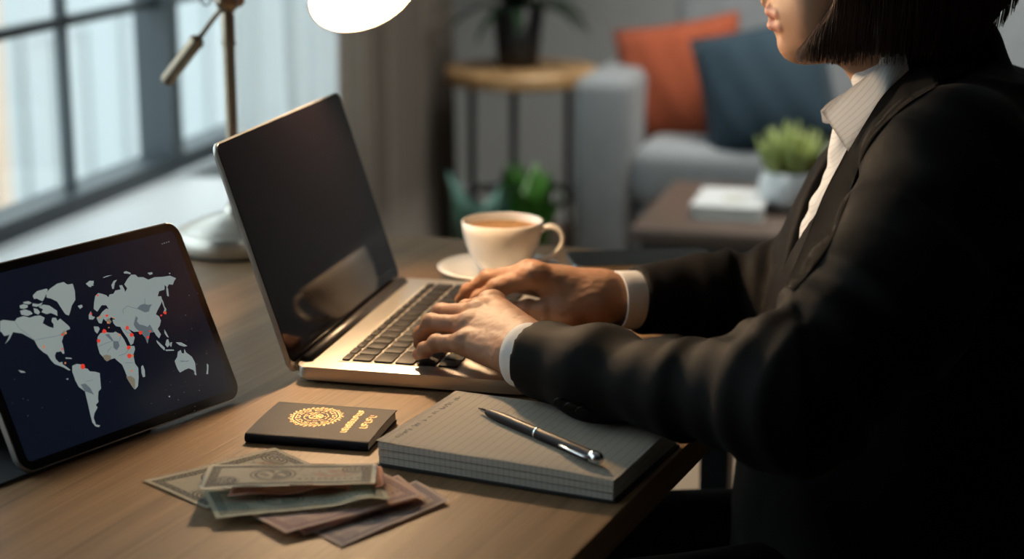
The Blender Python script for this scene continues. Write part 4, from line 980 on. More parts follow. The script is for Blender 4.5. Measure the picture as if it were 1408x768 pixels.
def normals(V, Q):
    n = np.cross(V[Q[:, 2]]-V[Q[:, 0]], V[Q[:, 3]]-V[Q[:, 1]]); N = np.zeros_like(V)
    for i in range(4): np.add.at(N, Q[:, i], n)
    return N/np.maximum(np.linalg.norm(N, axis=1), 1e-12)[:, None]
def relax(V, Q, it=2, lam=.5):
    for _ in range(it):
        S = np.zeros_like(V); c = np.zeros(len(V))
        for i in range(4):
            for j in (1, 3): np.add.at(S, Q[:, i], V[Q[:, (i+j) % 4]]); np.add.at(c, Q[:, i], 1)
        V = V*(1-lam)+lam*S/np.maximum(c, 1)[:, None]
    return V
def tow(V):
    return np.stack([V[:, 0]*CY-V[:, 1]*SY, V[:, 0]*SY+V[:, 1]*CY, V[:, 2]], 1)
def mesh_obj(name, V, Q, m, parent, tint=None, label=None):
    me = bpy.data.meshes.new(name); Wd = tow(V)-np.array(worldloc(parent))
    me.vertices.add(len(Wd)); me.vertices.foreach_set('co', Wd.astype(np.float32).ravel())
    me.loops.add(Q.size); me.loops.foreach_set('vertex_index', Q.astype(np.int32).ravel())
    me.polygons.add(len(Q)); me.polygons.foreach_set('loop_start', np.arange(0, Q.size, 4, dtype=np.int32)); me.polygons.foreach_set('loop_total', np.full(len(Q), 4, np.int32))
    me.polygons.foreach_set('use_smooth', np.ones(len(Q), bool)); me.update(calc_edges=True); me.validate()
    if tint is not None:
        at = me.color_attributes.new('tint', 'FLOAT_COLOR', 'POINT'); at.data.foreach_set('color', tint.astype(np.float32).ravel())
    o = bpy.data.objects.new(name, me); COL.objects.link(o); o.parent = parent; me.materials.append(m)
    if label: o['label'] = label
    return o

PY = 1.57
hipc = np.array((.36, PY, .55))
per = thing('person', 'person in a black suit jacket and striped shirt typing at the laptop', 'person', tuple(c2w((.36, PY, 0))))
# joints (heading-aligned metres)
SN = np.array((.345, PY-.165, .945)); SF = np.array((.395, PY+.165, .935))
UN = np.array(pc(1215, 425, 1.345)); EN = np.array(pc(1088, 545, 1.30)); FN1 = np.array(pc(935, 533, 1.36)); FN2 = np.array(pc(825, 513, 1.42)); WN = np.array(pc(744, 494, 1.468))
EF = np.array(pc(1112, 408, 1.74)); FF1 = np.array(pc(965, 406, 1.725)); WF = np.array(pc(874, 411, 1.695))

# --- hands (fine fields)
def hand(cones, lo_hi, h=.00105):
    P = np.array([c[0] for c in cones]+[c[1] for c in cones]); f = Field(P.min(0)-.03, P.max(0)+.03, h)
    for c in cones:
        a, b, ra, rb = c[:4]; f.cone(a, b, ra, rb, c[4] if len(c) > 4 else .004, c[5] if len(c) > 5 else None)
    return f
p = lambda x, y, T: np.array(pc(x, y, T))
nails = []
def finger(L, J, R, k=.0035):
    for i in range(len(J)-1):
        L.append((J[i], J[i+1], R[i], R[i+1], k if i else .007))
    for i in range(1, len(J)-1): L.append((J[i], J[i]+np.array((0, 0, .0004)), R[i]*1.06, R[i]*1.04, .003))
    nails.append((J[-2], J[-1], R[-1]))
flat = ((0, .15, 1), .62)
# near hand (left hand)
C = []
w0 = p(752, 482, 1.462); w1 = p(722, 480, 1.486)
C.append((p(775, 486, 1.448), w0, .0250, .0235, .01, ((-.1, .25, 1), .72)))
C.append((w0, w1, .0235, .0235, .012, ((-.1, .25, 1), .68)))
mN = dict(pin=p(641, 471, 1.530), rin=p(647, 447, 1.548), mid=p(659, 430, 1.562), ind=p(676, 417, 1.576))
C.append((p(722, 494, 1.478), mN['pin'], .0130, .0092, .012)); C.append((p(725, 486, 1.484), mN['rin'], .0135, .0094, .012))
C.append((p(728, 474, 1.490), mN['mid'], .0135, .0100, .012)); C.append((p(734, 464, 1.497), mN['ind'], .0125, .0105, .012))
C.append((p(700, 492, 1.495), p(655, 478, 1.528), .0115, .0085, .012))
C.append((p(712, 474, 1.515), p(668, 452, 1.560), .0130, .0110, .012))
for q, dz in (('pin', .0015), ('rin', .002), ('mid', .002), ('ind', .0018)):
    C.append((mN[q]+np.array((.004, -.001, dz)), mN[q]+np.array((-.003, 0, dz)), .0078, .0075, .006))
finger(C, [mN['pin'], p(600, 472, 1.553), p(584, 481, 1.568), p(575, 487, 1.578)], [.0088, .0070, .0062, .0052])
finger(C, [mN['rin'], p(593, 444, 1.580), p(580, 459, 1.596), p(577, 472, 1.604)], [.0092, .0078, .0068, .0058])
finger(C, [mN['mid'], p(608, 430, 1.602), p(592, 445, 1.622), p(588, 460, 1.634)], [.0095, .0080, .0070, .0060])
finger(C, [mN['ind'], p(642, 425, 1.618), p(623, 440, 1.638), p(615, 453, 1.652)], [.0098, .0080, .0070, .0060])
finger(C, [p(730, 474, 1.510), p(700, 455, 1.560), p(672, 452, 1.600), p(656, 455, 1.622)], [.0150, .0110, .0090, .0078], .006)
fN = hand(C, None)
VN, QN = fN.mesh()
# far hand (right hand)
C = []
C.append((p(862, 409, 1.688), p(828, 407, 1.690), .0235, .0225, .012, ((0, 1, .35), .85)))
mF = dict(ind=p(737, 378, 1.680), mid=p(728, 375, 1.698), rin=p(722, 380, 1.714), pin=p(718, 388, 1.728))
C.append((p(826, 400, 1.684), mF['ind'], .0155, .0108, .014)); C.append((p(826, 399, 1.695), mF['mid'], .0150, .0106, .014))
C.append((p(828, 404, 1.706), mF['rin'], .0145, .0100, .014)); C.append((p(828, 412, 1.712), mF['pin'], .0140, .0095, .014))
C.append((p(815, 412, 1.684), p(768, 400, 1.690), .0165, .0150, .016))
for q in ('ind', 'mid'): C.append((mF[q]+np.array((.004, -.001, .0022)), mF[q]+np.array((-.002, 0, .0022)), .0085, .0080, .006))
finger(C, [mF['ind'], p(684, 396, 1.705), p(660, 410, 1.722), p(649, 419, 1.734)], [.0102, .0088, .0076, .0064])
finger(C, [mF['mid'], p(671, 384, 1.735), p(645, 401, 1.752), p(635, 412, 1.761)], [.0102, .0088, .0076, .0064])
finger(C, [mF['rin'], p(672, 388, 1.758), p(655, 399, 1.775), p(648, 405, 1.783)], [.0098, .0082, .0070, .0060])
finger(C, [mF['pin'], p(684, 393, 1.768), p(672, 400, 1.783), p(665, 404, 1.790)], [.0090, .0072, .0062, .0054])
C.append((p(822, 420, 1.680), p(778, 427, 1.676), .0170, .0140, .014))
finger(C, [p(785, 427, 1.676), p(752, 428, 1.680), p(725, 425, 1.690), p(709, 424, 1.694)], [.0130, .0098, .0085, .0070], .005)
fF = hand(C, None)
VF, QF = fF.mesh()
def skin_detail(V, Q, amp=.00025):
    N = normals(V, Q); return V+N*(amp*vnoise(V*260, 3)+amp*1.2*vnoise(V*np.array((110, 110, 300)), 5))[:, None]
VN = skin_detail(relax(VN, QN, 2, .4), QN); VF = skin_detail(relax(VF, QF, 2, .4), QF)
# --- head and neck
HX = .012
def hp_(x, y, T=1.57): return np.array(pc(x, y, T))
fh = Field((.17, PY-.13, .90), (.50, PY+.13, 1.32), .0017)
fh.ell(hp_(1215, -120)+np.array((0, 0, 0)), (.098, .076, .100), .02)                      # cranium
fh.ell(hp_(1137, -50), (.047, .058, .078), .03)                                           # face block
for s in (-1, 1):
    fh.cone(hp_(1118, 52)+np.array((0, s*.016, 0)), hp_(1205, 12)+np.array((0, s*.050, 0)), .0155, .020, .02)     # jaw
    fh.ell(hp_(1124, 0)+np.array((0, s*.034, 0)), (.028, .023, .034), .025)               # cheek
    fh.ell(hp_(1225, -85)+np.array((0, s*.080, 0)), (.016, .010, .030), .006)             # ear
fh.ell(hp_(1122, 36), (.028, .028, .026), .02)
fh.ell(hp_(1096, 61), (.0150, .019, .0140), .012)                                         # chin
fh.ell(hp_(1088, 9), (.0205, .031, .025), .014)                                           # muzzle
fh.cone(hp_(1062, -75), hp_(1040, -24), .009, .0100, .012)                                # nose
fh.ell(hp_(1034, -24), (.0105, .0105, .0090), .006)
for s in (-1, 1): fh.ell(hp_(1048, -17)+np.array((0, s*.0105, 0)), (.0095, .006, .0065), .005)
for s in (-1, 1): fh.ell(hp_(1072, -92)+np.array((0, s*.033, 0)), (.010, .016, .010), .008, op='sub'); fh.ell(hp_(1082, -92)+np.array((0, s*.032, 0)), (.0120, .0125, .0120), .003)
UL = [(hp_(1058, 13), .0052), (hp_(1066, 15)+np.array((0, .011, 0)), .0042), (hp_(1083, 21)+np.array((0, .0215, 0)), .0016)]
LL = [(hp_(1064, 34), .0066), (hp_(1072, 32)+np.array((0, .010, 0)), .0050), (hp_(1085, 24)+np.array((0, .0205, 0)), .0016)]
for L in (UL, LL):
    for s in (1, -1):
        Q_ = [(q*np.array((1, 0, 1))+np.array((0, PY+s*(q[1]-hp_(1058, 13)[1]*0-0)*0, 0)), r) for q, r in L]
        off_ = [0, .011, .0215]; Q_ = [(np.array((q[0], PY-.0+s*o_, q[2])), r) for (q, r), o_ in zip(L, off_)]
        for (a_, ra), (b_, rb) in zip(Q_, Q_[1:]): fh.cone(a_, b_, ra, rb, .0022)
fh.cone(hp_(1051, 3), hp_(1060, -8), .0030, .0030, .006)
fh.ell(hp_(1050, 23.3), (.019, .0195, .0008), .0016, op='sub')                             # mouth line
fh.ell(hp_(1058, 50), (.0075, .014, .0040), .007, op='sub')                               # fold above the chin
fh.cone(hp_(1240, 30), hp_(1285, 150), .047, .052, .03)                                   # neck
fh.cone(hp_(1206, 66), hp_(1232, 132), .020, .026, .03)
Vh, Qh = fh.mesh(); Vh = relax(Vh, Qh, 1, .4)
# --- hidden limbs and trunk
HN, HF = np.array((.36, PY-.085, .535)), np.array((.36, PY+.085, .520))
KN, KF = np.array((-.045, PY-.11, .515)), np.array((-.045, PY+.10, .500)); AN, AF = np.array((-.06, PY-.12, .10)), np.array((-.06, PY+.10, .10))
def limbs(f, g, k=.03, arms=True, leg=True, trunk=True):
    if arms:
        f.cone(SN, UN, .050+g, .045+g, k); f.cone(UN, EN, .045+g, .036+g, k); f.cone(EN, FN1, .038+g, .028+g, k); f.cone(FN1, WN, .028+g, .021+g, k)
        f.cone(SF, EF, .050+g, .038+g, k); f.cone(EF, FF1, .034+g, .027+g, k); f.cone(FF1, WF, .027+g, .021+g, k)
    if leg:
        for H_, K_, A_ in ((HN, KN, AN), (HF, KF, AF)):
            f.cone(H_, K_, .072+g, .052+g, k); f.cone(K_, A_, .050+g, .034+g, k)
fb = Field((-.22, PY-.42, .01), (.58, PY+.30, 1.01), .006)
limbs(fb, -.004)
for A_ in (AN, AF): fb.cone(A_-np.array((0, 0, .03)), A_+np.array((-.14, 0, -.045)), .028, .020, .02)
fb.column([(.50, .37, PY, .12, .15), (.66, .36, PY, .11, .13), (.80, .375, PY, .105, .14), (.90, .385, PY, .095, .15), (.97, .38, PY, .06, .09)], .02)
Vb, Qb = fb.mesh()
Vall = np.concatenate([Vb, Vh, VN, VF]); o = 0; Qs = []
for V, Q in ((Vb, Qb), (Vh, Qh), (VN, QN), (VF, QF)): Qs.append(Q+o); o += len(V)
tint = np.zeros((len(Vall), 4)); tint[:, 3] = 1
ho = len(Vb); hv = Vall[ho:ho+len(Vh)]
def near_ell(V, c, r): return ((V-np.array(c))/np.array(r))
for L in (UL, LL):
    for s_ in (1, -1):
        C_ = [(np.array((q[0], PY+s_*o_, q[2])), r) for (q, r), o_ in zip(L, (0, .011, .0215))]
        for (a_, ra), (b_, rb) in zip(C_, C_[1:]):
            t_ = np.clip(((hv-a_)@(b_-a_))/((b_-a_)@(b_-a_)), 0, 1); d = np.linalg.norm(hv-a_-t_[:, None]*(b_-a_), axis=1)-(ra+(rb-ra)*t_)
            tint[ho:ho+len(Vh), 0] = np.maximum(tint[ho:ho+len(Vh), 0], np.clip((.0012-d)/.0010, 0, 1))
# redder fingertips and knuckles
tips = [b for a, b, r in nails]
ha = ho+len(Vh)
for b in tips:
    d = np.linalg.norm(Vall[ha:]-b, axis=1); tint[ha:, 1] = np.maximum(tint[ha:, 1], np.clip(1-d/.020, 0, 1))
def skin_mat():
    m = bpy.data.materials.new('skin'); m.use_nodes = True; nt = m.node_tree; b = nt.nodes['Principled BSDF']
    at = nt.nodes.new('ShaderNodeVertexColor'); at.layer_name = 'tint'; sp = nt.nodes.new('ShaderNodeSeparateColor'); nt.links.new(at.outputs[0], sp.inputs[0])
    tc = nt.nodes.new('ShaderNodeTexCoord'); ns = nt.nodes.new('ShaderNodeTexNoise'); ns.inputs['Scale'].default_value = 45; ns.inputs['Detail'].default_value = 5; nt.links.new(tc.outputs['Object'], ns.inputs['Vector'])
    base = mixc(nt, NX(nt, ns.outputs['Fac']), (.285, .150, .086), (.355, .193, .118))
    c = mixc(nt, NX(nt, sp.outputs[1])*.45, base, (.40, .155, .10)); c = mixc(nt, NX(nt, sp.outputs[0])*.85, c, (.43, .19, .15)); nt.links.new(c, b.inputs['Base Color'])
    b.inputs['Roughness'].default_value = .56; b.inputs['Specular IOR Level'].default_value = .35; b.inputs['Subsurface Weight'].default_value = .12; b.inputs['Subsurface Radius'].default_value = (.010, .0035, .002); b.inputs['Subsurface Scale'].default_value = 1.
    n2 = nt.nodes.new('ShaderNodeTexVoronoi'); n2.inputs['Scale'].default_value = 900; nt.links.new(tc.outputs['Object'], n2.inputs['Vector'])
    bp = nt.nodes.new('ShaderNodeBump'); bp.inputs['Strength'].default_value = .22; bp.inputs['Distance'].default_value = .0003; nt.links.new(n2.outputs['Distance'], bp.inputs['Height']); nt.links.new(bp.outputs[0], b.inputs['Normal'])
    return m
mesh_obj('body', Vall, np.concatenate(Qs), skin_mat(), per, tint)
M_nail = mat('nail', (.66, .40, .32), .25, spec=.5)
for a, b, r in nails:
    d = (b-a)/np.linalg.norm(b-a); s = np.cross(d, (0, 0, 1)); s /= np.linalg.norm(s); u = np.cross(s, d); u /= np.linalg.norm(u)
    if u[2] < 0: u = -u
    bm = BM(); c = b+u*(r*.62)+d*(r*.25); rows_ = []
    for i in range(7):
        al = -1+i/3; wv_ = r*.66*(math.sqrt(max(0, 1-(al*.80)**4)))
        rows_.append([bm.verts.new(c2w(c+d*al*r*.85+s*wv_*be-u*(be*be*r*.22)+u*(-.15*r*max(0, al))+u*r*.38)) for be in (-1, -.5, 0, .5, 1)])
    for R1, R2 in zip(rows_, rows_[1:]):
        for j in range(4): bm.faces.new((R1[j], R1[j+1], R2[j+1], R2[j]))
    bmesh.ops.solidify(bm, geom=bm.faces[:], thickness=.0004); obj('fingernail', bm, M_nail, per)

# --- trousers and shoes
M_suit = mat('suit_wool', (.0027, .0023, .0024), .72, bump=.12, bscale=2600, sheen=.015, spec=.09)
ft = Field((-.18, PY-.32, .04), (.60, PY+.32, .70), .006)
limbs(ft, .008, .03, arms=False); ft.column([(.50, .38, PY, .150, .175), (.58, .38, PY, .145, .165), (.62, .39, PY, .125, .155)], .03)
Vt, Qt = ft.mesh(); Nt = normals(Vt, Qt); Vt = Vt+Nt*(.004*vnoise(Vt*np.array((9, 22, 22)), 8)+.002*vnoise(Vt*40, 9))[:, None]
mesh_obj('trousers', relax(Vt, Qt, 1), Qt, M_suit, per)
M_shoe = mat('shoe_leather', (.010, .009, .009), .25)
for A_ in (AN, AF):
    f = Field(A_-np.array((.23, .06, .12)), A_+np.array((.07, .06, .05)), .004)
    f.cone(A_+np.array((.02, 0, -.048)), A_+np.array((-.15, 0, -.055)), .036, .032, .02, ((0, 0, 1), .95)); f.cone(A_+np.array((0, 0, .02)), A_+np.array((0, 0, -.05)), .042, .038, .02)
    zc = A_[2]-.0895
    f.put(A_-1, A_+1, lambda X, Y, Z: (Z-zc), 0, 'sub')
    V, Q = f.mesh(); mesh_obj('shoe', V, Q, M_shoe, per)

# --- shirt
def stripe_mat():
    m = bpy.data.materials.new('shirt_cotton'); m.use_nodes = True; nt = m.node_tree; b = nt.nodes['Principled BSDF']; b.inputs['Roughness'].default_value = .8
    tc = nt.nodes.new('ShaderNodeTexCoord'); mp = nt.nodes.new('ShaderNodeMapping'); mp.vector_type = 'TEXTURE'; mp.inputs['Rotation'].default_value = (0, math.radians(32), YAW); nt.links.new(tc.outputs['Object'], mp.inputs[0])
    sp = nt.nodes.new('ShaderNodeSeparateXYZ'); nt.links.new(mp.outputs[0], sp.inputs[0]); x = NX(nt, sp.outputs[0])
    st = (x*400.).fn('FRACT').fn('LESS_THAN', .22); c = mixc(nt, st*.40, (.60, .60, .60), (.34, .38, .44)); nt.links.new(c, b.inputs['Base Color'])
    ns = nt.nodes.new('ShaderNodeTexNoise'); ns.inputs['Scale'].default_value = 1200; nt.links.new(tc.outputs['Object'], ns.inputs['Vector']); bp = nt.nodes.new('ShaderNodeBump'); bp.inputs['Strength'].default_value = .2; bp.inputs['Distance'].default_value = .0005
    nt.links.new(ns.outputs['Fac'], bp.inputs['Height']); nt.links.new(bp.outputs[0], b.inputs['Normal']); return m
M_shirt = stripe_mat()
fs = Field((.20, PY-.20, .60), (.52, PY+.20, 1.03), .0035)
LVS = [(.62, .37, PY, .150, .15), (.74, .38, PY, .135, .15), (.813, .385, PY, .122, .150), (.84, .385, PY, .126, .155), (.875, .390, PY, .124, .160), (.905, .390, PY, .106, .160), (.94, .388, PY, .100, .135), (.965, .388, PY, .085, .095), (.985, .385, PY, .070, .070)]
fs.column(LVS, .02)
fs.cone(hp_(1262, 78), hp_(1275, 130), .058, .064, .015)
fs.cone(hp_(1258, 60), hp_(1250, 40), .050, .050, .0, op='sub')
# placket
pl = [(.975, .300), (.955, .285), (.93, .281), (.905, .280), (.885, .268), (.865, .262), (.84, .258), (.80, .258)]
for a, b in zip(pl, pl[1:]): fs.cone((a[1]+.004, PY, a[0]), (b[1]+.004, PY, b[0]), .0065, .0065, .012, ((0, 1, 0), 1.9))
Vs, Qs_ = fs.mesh(); Ns = normals(Vs, Qs_); Vs = Vs+Ns*(.0030*vnoise(Vs*np.array((30, 30, 55)), 21)+.0012*vnoise(Vs*90, 22))[:, None]
shirt = mesh_obj('shirt', relax(Vs, Qs_, 1), Qs_, M_shirt, per)

# --- jacket
fj = Field((-.02, PY-.46, .50), (.58, PY+.32, 1.06), .0038)
LV = [(.51, .37, PY, .165, .195), (.585, .36, PY, .158, .185), (.658, .35, PY, .142, .168), (.751, .36, PY, .136, .165), (.813, .378, PY, .143, .172), (.875, .392, PY, .138, .180), (.915, .398, PY, .124, .180), (.94, .402, PY, .108, .165), (.975, .405, PY, .085, .115), (1.0, .402, PY, .062, .075)]
fj.column(LV, .02, p=2.2)
g = .012
fj.cone(np.array((.385, PY-.07, .962)), SN, .045, .060, .035); fj.cone(np.array((.40, PY+.07, .958)), SF, .045, .056, .035)
fj.cone(SN, UN, .063, .060, .03); fj.cone(UN, EN, .060, .051, .035)
fj.cone(EN, FN1, .051, .0335, .03); fj.cone(FN1, FN2, .0335, .034, .02); fj.cone(FN2, WN+(WN-FN2)*.35, .0345, .0315, .02)
fj.cone(SF, EF, .060, .050, .04); fj.cone(EF, FF1, .047, .037, .03); fj.cone(FF1, WF+(WF-FF1)*.3, .036, .031, .02)
fj.cone(hp_(1288, 92), hp_(1280, 140), .060, .078, .03)
# neck hole, V opening, straight sleeve ends, hem
fj.cone(hp_(1262, -20), hp_(1262, 105), .058, .060, .0, op='sub')
def vcut(X, Y, Z):
    w = np.interp(Z, [.80, .83, .87, .93, .97, 1.05], [-.02, .0, .022, .050, .062, .070]); front = np.interp(Z, [.80, .97, 1.05], [.36, .38, .36])
    return np.maximum(np.abs(Y-PY)-w, X-front)
fj.put((.1, PY-.2, .78), (.5, PY+.2, 1.08), vcut, .004, 'sub')
axN = (np.array(pc(722, 480, 1.486))-FN2); axN /= np.linalg.norm(axN); cutN = WN+axN*.004
fj.put(cutN-.09, cutN+.09, lambda X, Y, Z: -((X-cutN[0])*axN[0]+(Y-cutN[1])*axN[1]+(Z-cutN[2])*axN[2]), .002, 'sub')
axF = WF-FF1; axF /= np.linalg.norm(axF); cutF = WF+axF*.001
fj.put(cutF-.09, cutF+.09, lambda X, Y, Z: -((X-cutF[0])*axF[0]+(Y-cutF[1])*axF[1]+(Z-cutF[2])*axF[2]), .002, 'sub')
Vj, Qj = fj.mesh(); Vj = relax(Vj, Qj, 1); Nj = normals(Vj, Qj)
def segp(V, a, b):
    ba = b-a; t = np.clip(((V-a)@ba)/(ba@ba), -.3, 1.3); q = V-a-t[:, None]*ba; return t, np.linalg.norm(q, axis=1), q
disp = .0018*vnoise(Vj*np.array((18, 18, 12)), 31)+.0010*vnoise(Vj*45, 32)
def rings(a, b, rmax, fr, amp, t0, t1, seed, tw=2.):
    t, d, q = segp(Vj, a, b); w = np.clip((rmax-d)/.02, 0, 1)*np.clip((t-t0)/.15, 0, 1)*np.clip((t1-t)/.15, 0, 1)
    n = vnoise(Vj*11, seed)*.9+q[:, 1]*14*tw; r = np.sin(2*PI*(t*fr)+n*1.6); r = np.sign(r)*np.abs(r)**.8
    return w*amp*(r*(.6+.4*vnoise(Vj*16, seed+1)))
disp += rings(EN, FN1, .075, 2.4, .0036, -.25, 1.1, 40)+rings(FN1, WN, .060, 2.2, .0022, .0, .95, 44, 1.)
disp += rings(UN, EN, .085, 2.6, .0055, .1, 1.15, 48)+rings(SN, UN, .085, 2.2, .0060, -.1, 1., 52, 2.5)
disp += rings(EF, FF1, .070, 2.6, .0045, -.1, 1., 56)+rings(FF1, WF, .06, 2.0, .0018, .0, .9, 60)
# long drapes over the front and the side
th = np.arctan2(Vj[:, 1]-PY, Vj[:, 0]-.40)
wz = np.clip((.95-Vj[:, 2])/.1, 0, 1)*np.clip((np.abs(Vj[:, 1]-PY)-.02)/.05, 0, 1)*(Vj[:, 0] > .2)
disp += wz*.0030*np.sin(th*9+Vj[:, 2]*26+1.5*vnoise(Vj*6, 71))
Vj = Vj+Nj*disp[:, None]
Vj = relax(Vj, Qj, 1, .4)
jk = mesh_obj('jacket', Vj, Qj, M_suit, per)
# surfaces to lay lapels, collar and buttons on
bvJ = BVHTree.FromPolygons([Vector(v) for v in Vj], [tuple(q) for q in Qj]); bvS = BVHTree.FromPolygons([Vector(v) for v in Vs], [tuple(q) for q in Qs_])
def lay(bv, x, y, off, T):
    o = Vector((0, 0, CAMZ)); d = (pc(x, y, 1.)-o).normalized(); hs = [b_.ray_cast(o, d) for b_ in (bv if isinstance(bv, tuple) else (bv,))]; hs = [h for h in hs if h[0] is not None]
    if not hs: return pc(x, y, T)
    h = min(hs, key=lambda q: q[3])
    return h[0]+h[1]*off if h[1].dot(d) < 0 else h[0]-h[1]*off
def strip(name, A_, B_, m, off, th_, bv, nseg=8, T=1.5, cross=5, crown=.002):
    a = spline(A_, nseg); b = spline(B_, nseg); n = min(len(a), len(b)); bm = BM(); V = []
    for i in range(n):
        row = []
        for j in range(cross+1):
            t = j/cross; x, y = a[i][0]*(1-t)+b[i][0]*t, a[i][1]*(1-t)+b[i][1]*t; Tt = (a[i][2]*(1-t)+b[i][2]*t) if len(a[i]) > 2 else T
            q = pc(x, y, Tt) if bv is None else lay(bv, x, y, off+crown*math.sin(PI*t), Tt)
            row.append(bm.verts.new(c2w(q)))
        V.append(row)
    for R1, R2 in zip(V, V[1:]):
        for j in range(cross): bm.faces.new((R1[j], R1[j+1], R2[j+1], R2[j]))
    bmesh.ops.solidify(bm, geom=bm.faces[:], thickness=th_); return obj(name, bm, m, per)
# shirt collar leaf on the side of the neck
strip('shirt_collar', [(1243, 62, 1.500), (1207, 92, 1.503), (1168, 122, 1.530), (1130, 154, 1.562)], [(1250, 96, 1.500), (1215, 130, 1.480), (1190, 168, 1.492), (1166, 208, 1.518)], M_shirt, 0, .0016, None, crown=0)
strip('shirt_collar', [(1207, 92, 1.600), (1168, 122, 1.600), (1140, 140, 1.590), (1128, 152, 1.580)], [(1190, 150, 1.62), (1160, 165, 1.62), (1140, 170, 1.605), (1131, 168, 1.590)], M_shirt, 0, .0016, None, crown=0)
# jacket lapel and collar
def laid_strip(name, A_, B_, m, off, th_, T0, nseg=8, cross=7, crown=.0025):
    a = spline(A_, nseg); b = spline(B_, nseg); n = len(a); o = Vector((0, 0, CAMZ)); XY = []; S = np.full((n, cross+1), np.nan)
    for i in range(n):
        XY.append([])
        for j in range(cross+1):
            t = j/cross; x, y = a[i][0]*(1-t)+b[i][0]*t, a[i][1]*(1-t)+b[i][1]*t; XY[-1].append((x, y)); d = (pc(x, y, 1.)-o); L_ = d.length
            hs = [q.ray_cast(o, d.normalized()) for q in (bvJ, bvS)]; hs = [h[3]/L_ for h in hs if h[0] is not None]
            S[i, j] = min(hs) if hs and min(hs) < T0[1] else T0[0]
    base = S.copy()
    for _ in range(10):
        Pd = np.pad(S, 1, 'edge'); S = (Pd[:-2, 1:-1]+Pd[2:, 1:-1]+Pd[1:-1, :-2]+Pd[1:-1, 2:]+2*S)/6; S = np.minimum(S, base)
    bm = BM(); V = [[bm.verts.new(c2w(pc(*XY[i][j], S[i, j]-off-crown*math.sin(PI*j/cross)))) for j in range(cross+1)] for i in range(n)]
    for R1, R2 in zip(V, V[1:]):
        for j in range(cross): bm.faces.new((R1[j], R1[j+1], R2[j+1], R2[j]))
    bmesh.ops.solidify(bm, geom=bm.faces[:], thickness=th_); return obj(name, bm, m, per)
laid_strip('lapel', [(1354, 46), (1305, 60), (1268, 68), (1240, 78), (1212, 113), (1188, 156), (1164, 206), (1134, 264), (1108, 328), (1080, 392)], [(1374, 80), (1335, 100), (1298, 114), (1264, 132), (1236, 152), (1208, 180), (1186, 216), (1164, 276), (1134, 346), (1090, 400)], M_suit, .003, .003, (1.53, 1.62))
# shirt cuffs: hollow bands of cloth around the wrists
def cuff(c0, c1, r0, r1, sqd, sqf, th_=.0022):
    ax = (c1-c0)/np.linalg.norm(c1-c0); u = np.array(sqd, float); u -= ax*u.dot(ax); u /= np.linalg.norm(u); s = np.cross(ax, u); bm = BM(); seg = 48; prof_ = []
    for t in np.linspace(0, 1, 7): prof_.append((t, r0+(r1-r0)*t))
    full = [(t, r) for t, r in prof_]+[(1.03, r1-th_*.5)]+[(t, r-th_) for t, r in prof_[::-1]]; rings_ = []
    for t, r in full:
        rr_ = [bm.verts.new(c2w(c0+(c1-c0)*t+(s*math.cos(a)+u*math.sin(a)*sqf)*(r*(1+.02*math.sin(3*a+t))))) for a in [2*PI*k/seg for k in range(seg)]]; rings_.append(rr_)
    for A1, B1 in zip(rings_, rings_[1:]):
        for k in range(seg): bm.faces.new((A1[k], A1[(k+1) % seg], B1[(k+1) % seg], B1[k]))
    return obj('shirt_cuff', bm, M_cuff, per)
M_cuff = mat('cuff_cotton', (.58, .57, .56), .8, bump=.25, bscale=1200)
cuff(WN-axN*.02, WN+axN*.0190, .0285, .0290, (-.1, .25, 1), .93)
cuff(WF-axF*.03, WF+axF*.0215, .0275, .0285, (0, .2, 1), .97)
# sleeve buttons
M_btn = mat('button_black', (.006, .006, .006), .4, spec=.2)
for k in range(3):
    h = lay(bvJ, 772+k*15, 551+k*6, .0005, 1.4); nn = (Vector((0, 0, CAMZ))-h).normalized()
    bm = BM(); M = Matrix.Translation(c2w(h)) @ c2w(Vector((-.1, -.7, -.55))).to_track_quat('Z', 'Y').to_matrix().to_4x4()
    lathe(bm, [(0, 0), (.0055, 0), (.006, .001), (.0055, .002), (.0045, .0016), (0, .0016)], seg=20, M=M); obj('button', bm, M_btn, per)

# --- hair: a chin-length bob
fa = Field((.19, PY-.13, 1.00), (.47, PY+.13, 1.36), .0022)
hl = [(1.00, .330, PY, .092, .076), (1.03, .330, PY, .094, .082), (1.07, .333, PY, .097, .088), (1.12, .330, PY, .104, .092), (1.18, .325, PY, .110, .094), (1.23, .322, PY, .106, .086), (1.27, .325, PY, .090, .070), (1.295, .33, PY, .066, .050), (1.305, .33, PY, .03, .03)]
fa.column(hl, .0)
def face_gap(X, Y, Z):   # the face looks out in front of this line
    xf = np.interp(Z, [.98, 1.025, 1.045, 1.06, 1.10, 1.16, 1.20, 1.24, 1.4], [.246, .252, .262, .272, .270, .262, .250, .20, .10]); return np.maximum(X-xf, np.abs(Y-PY)-.088+.0*Z)
fa.put((.1, PY-.2, .9), (.5, PY+.2, 1.4), face_gap, .006, 'sub')
def under(X, Y, Z):
    zb = np.interp(X, [.235, .25, .32, .355, .382, .406, .43], [1.030, 1.026, 1.028, 1.032, 1.040, 1.060, 1.09]); return Z-(zb+.0018*np.sin(X*900)+.0012*np.sin(Y*700))
fa.put((.1, PY-.2, .9), (.5, PY+.2, 1.4), under, .003, 'sub')
fa.column([(1.00, .325, PY, .078, .062), (1.05, .325, PY, .078, .064), (1.08, .32, PY, .05, .04)], .0, op='sub')
Va, Qa = fa.mesh(); Na = normals(Va, Qa); tha = np.arctan2(Va[:, 1]-PY, Va[:, 0]-.325)
Va = Va+Na*((.0011*np.sin(tha*46+3*vnoise(Va*np.array((14, 14, 9)), 81))+.0007*np.sin(tha*103+2*vnoise(Va*20, 83)))*(Va[:, 2] < 1.26))[:, None]
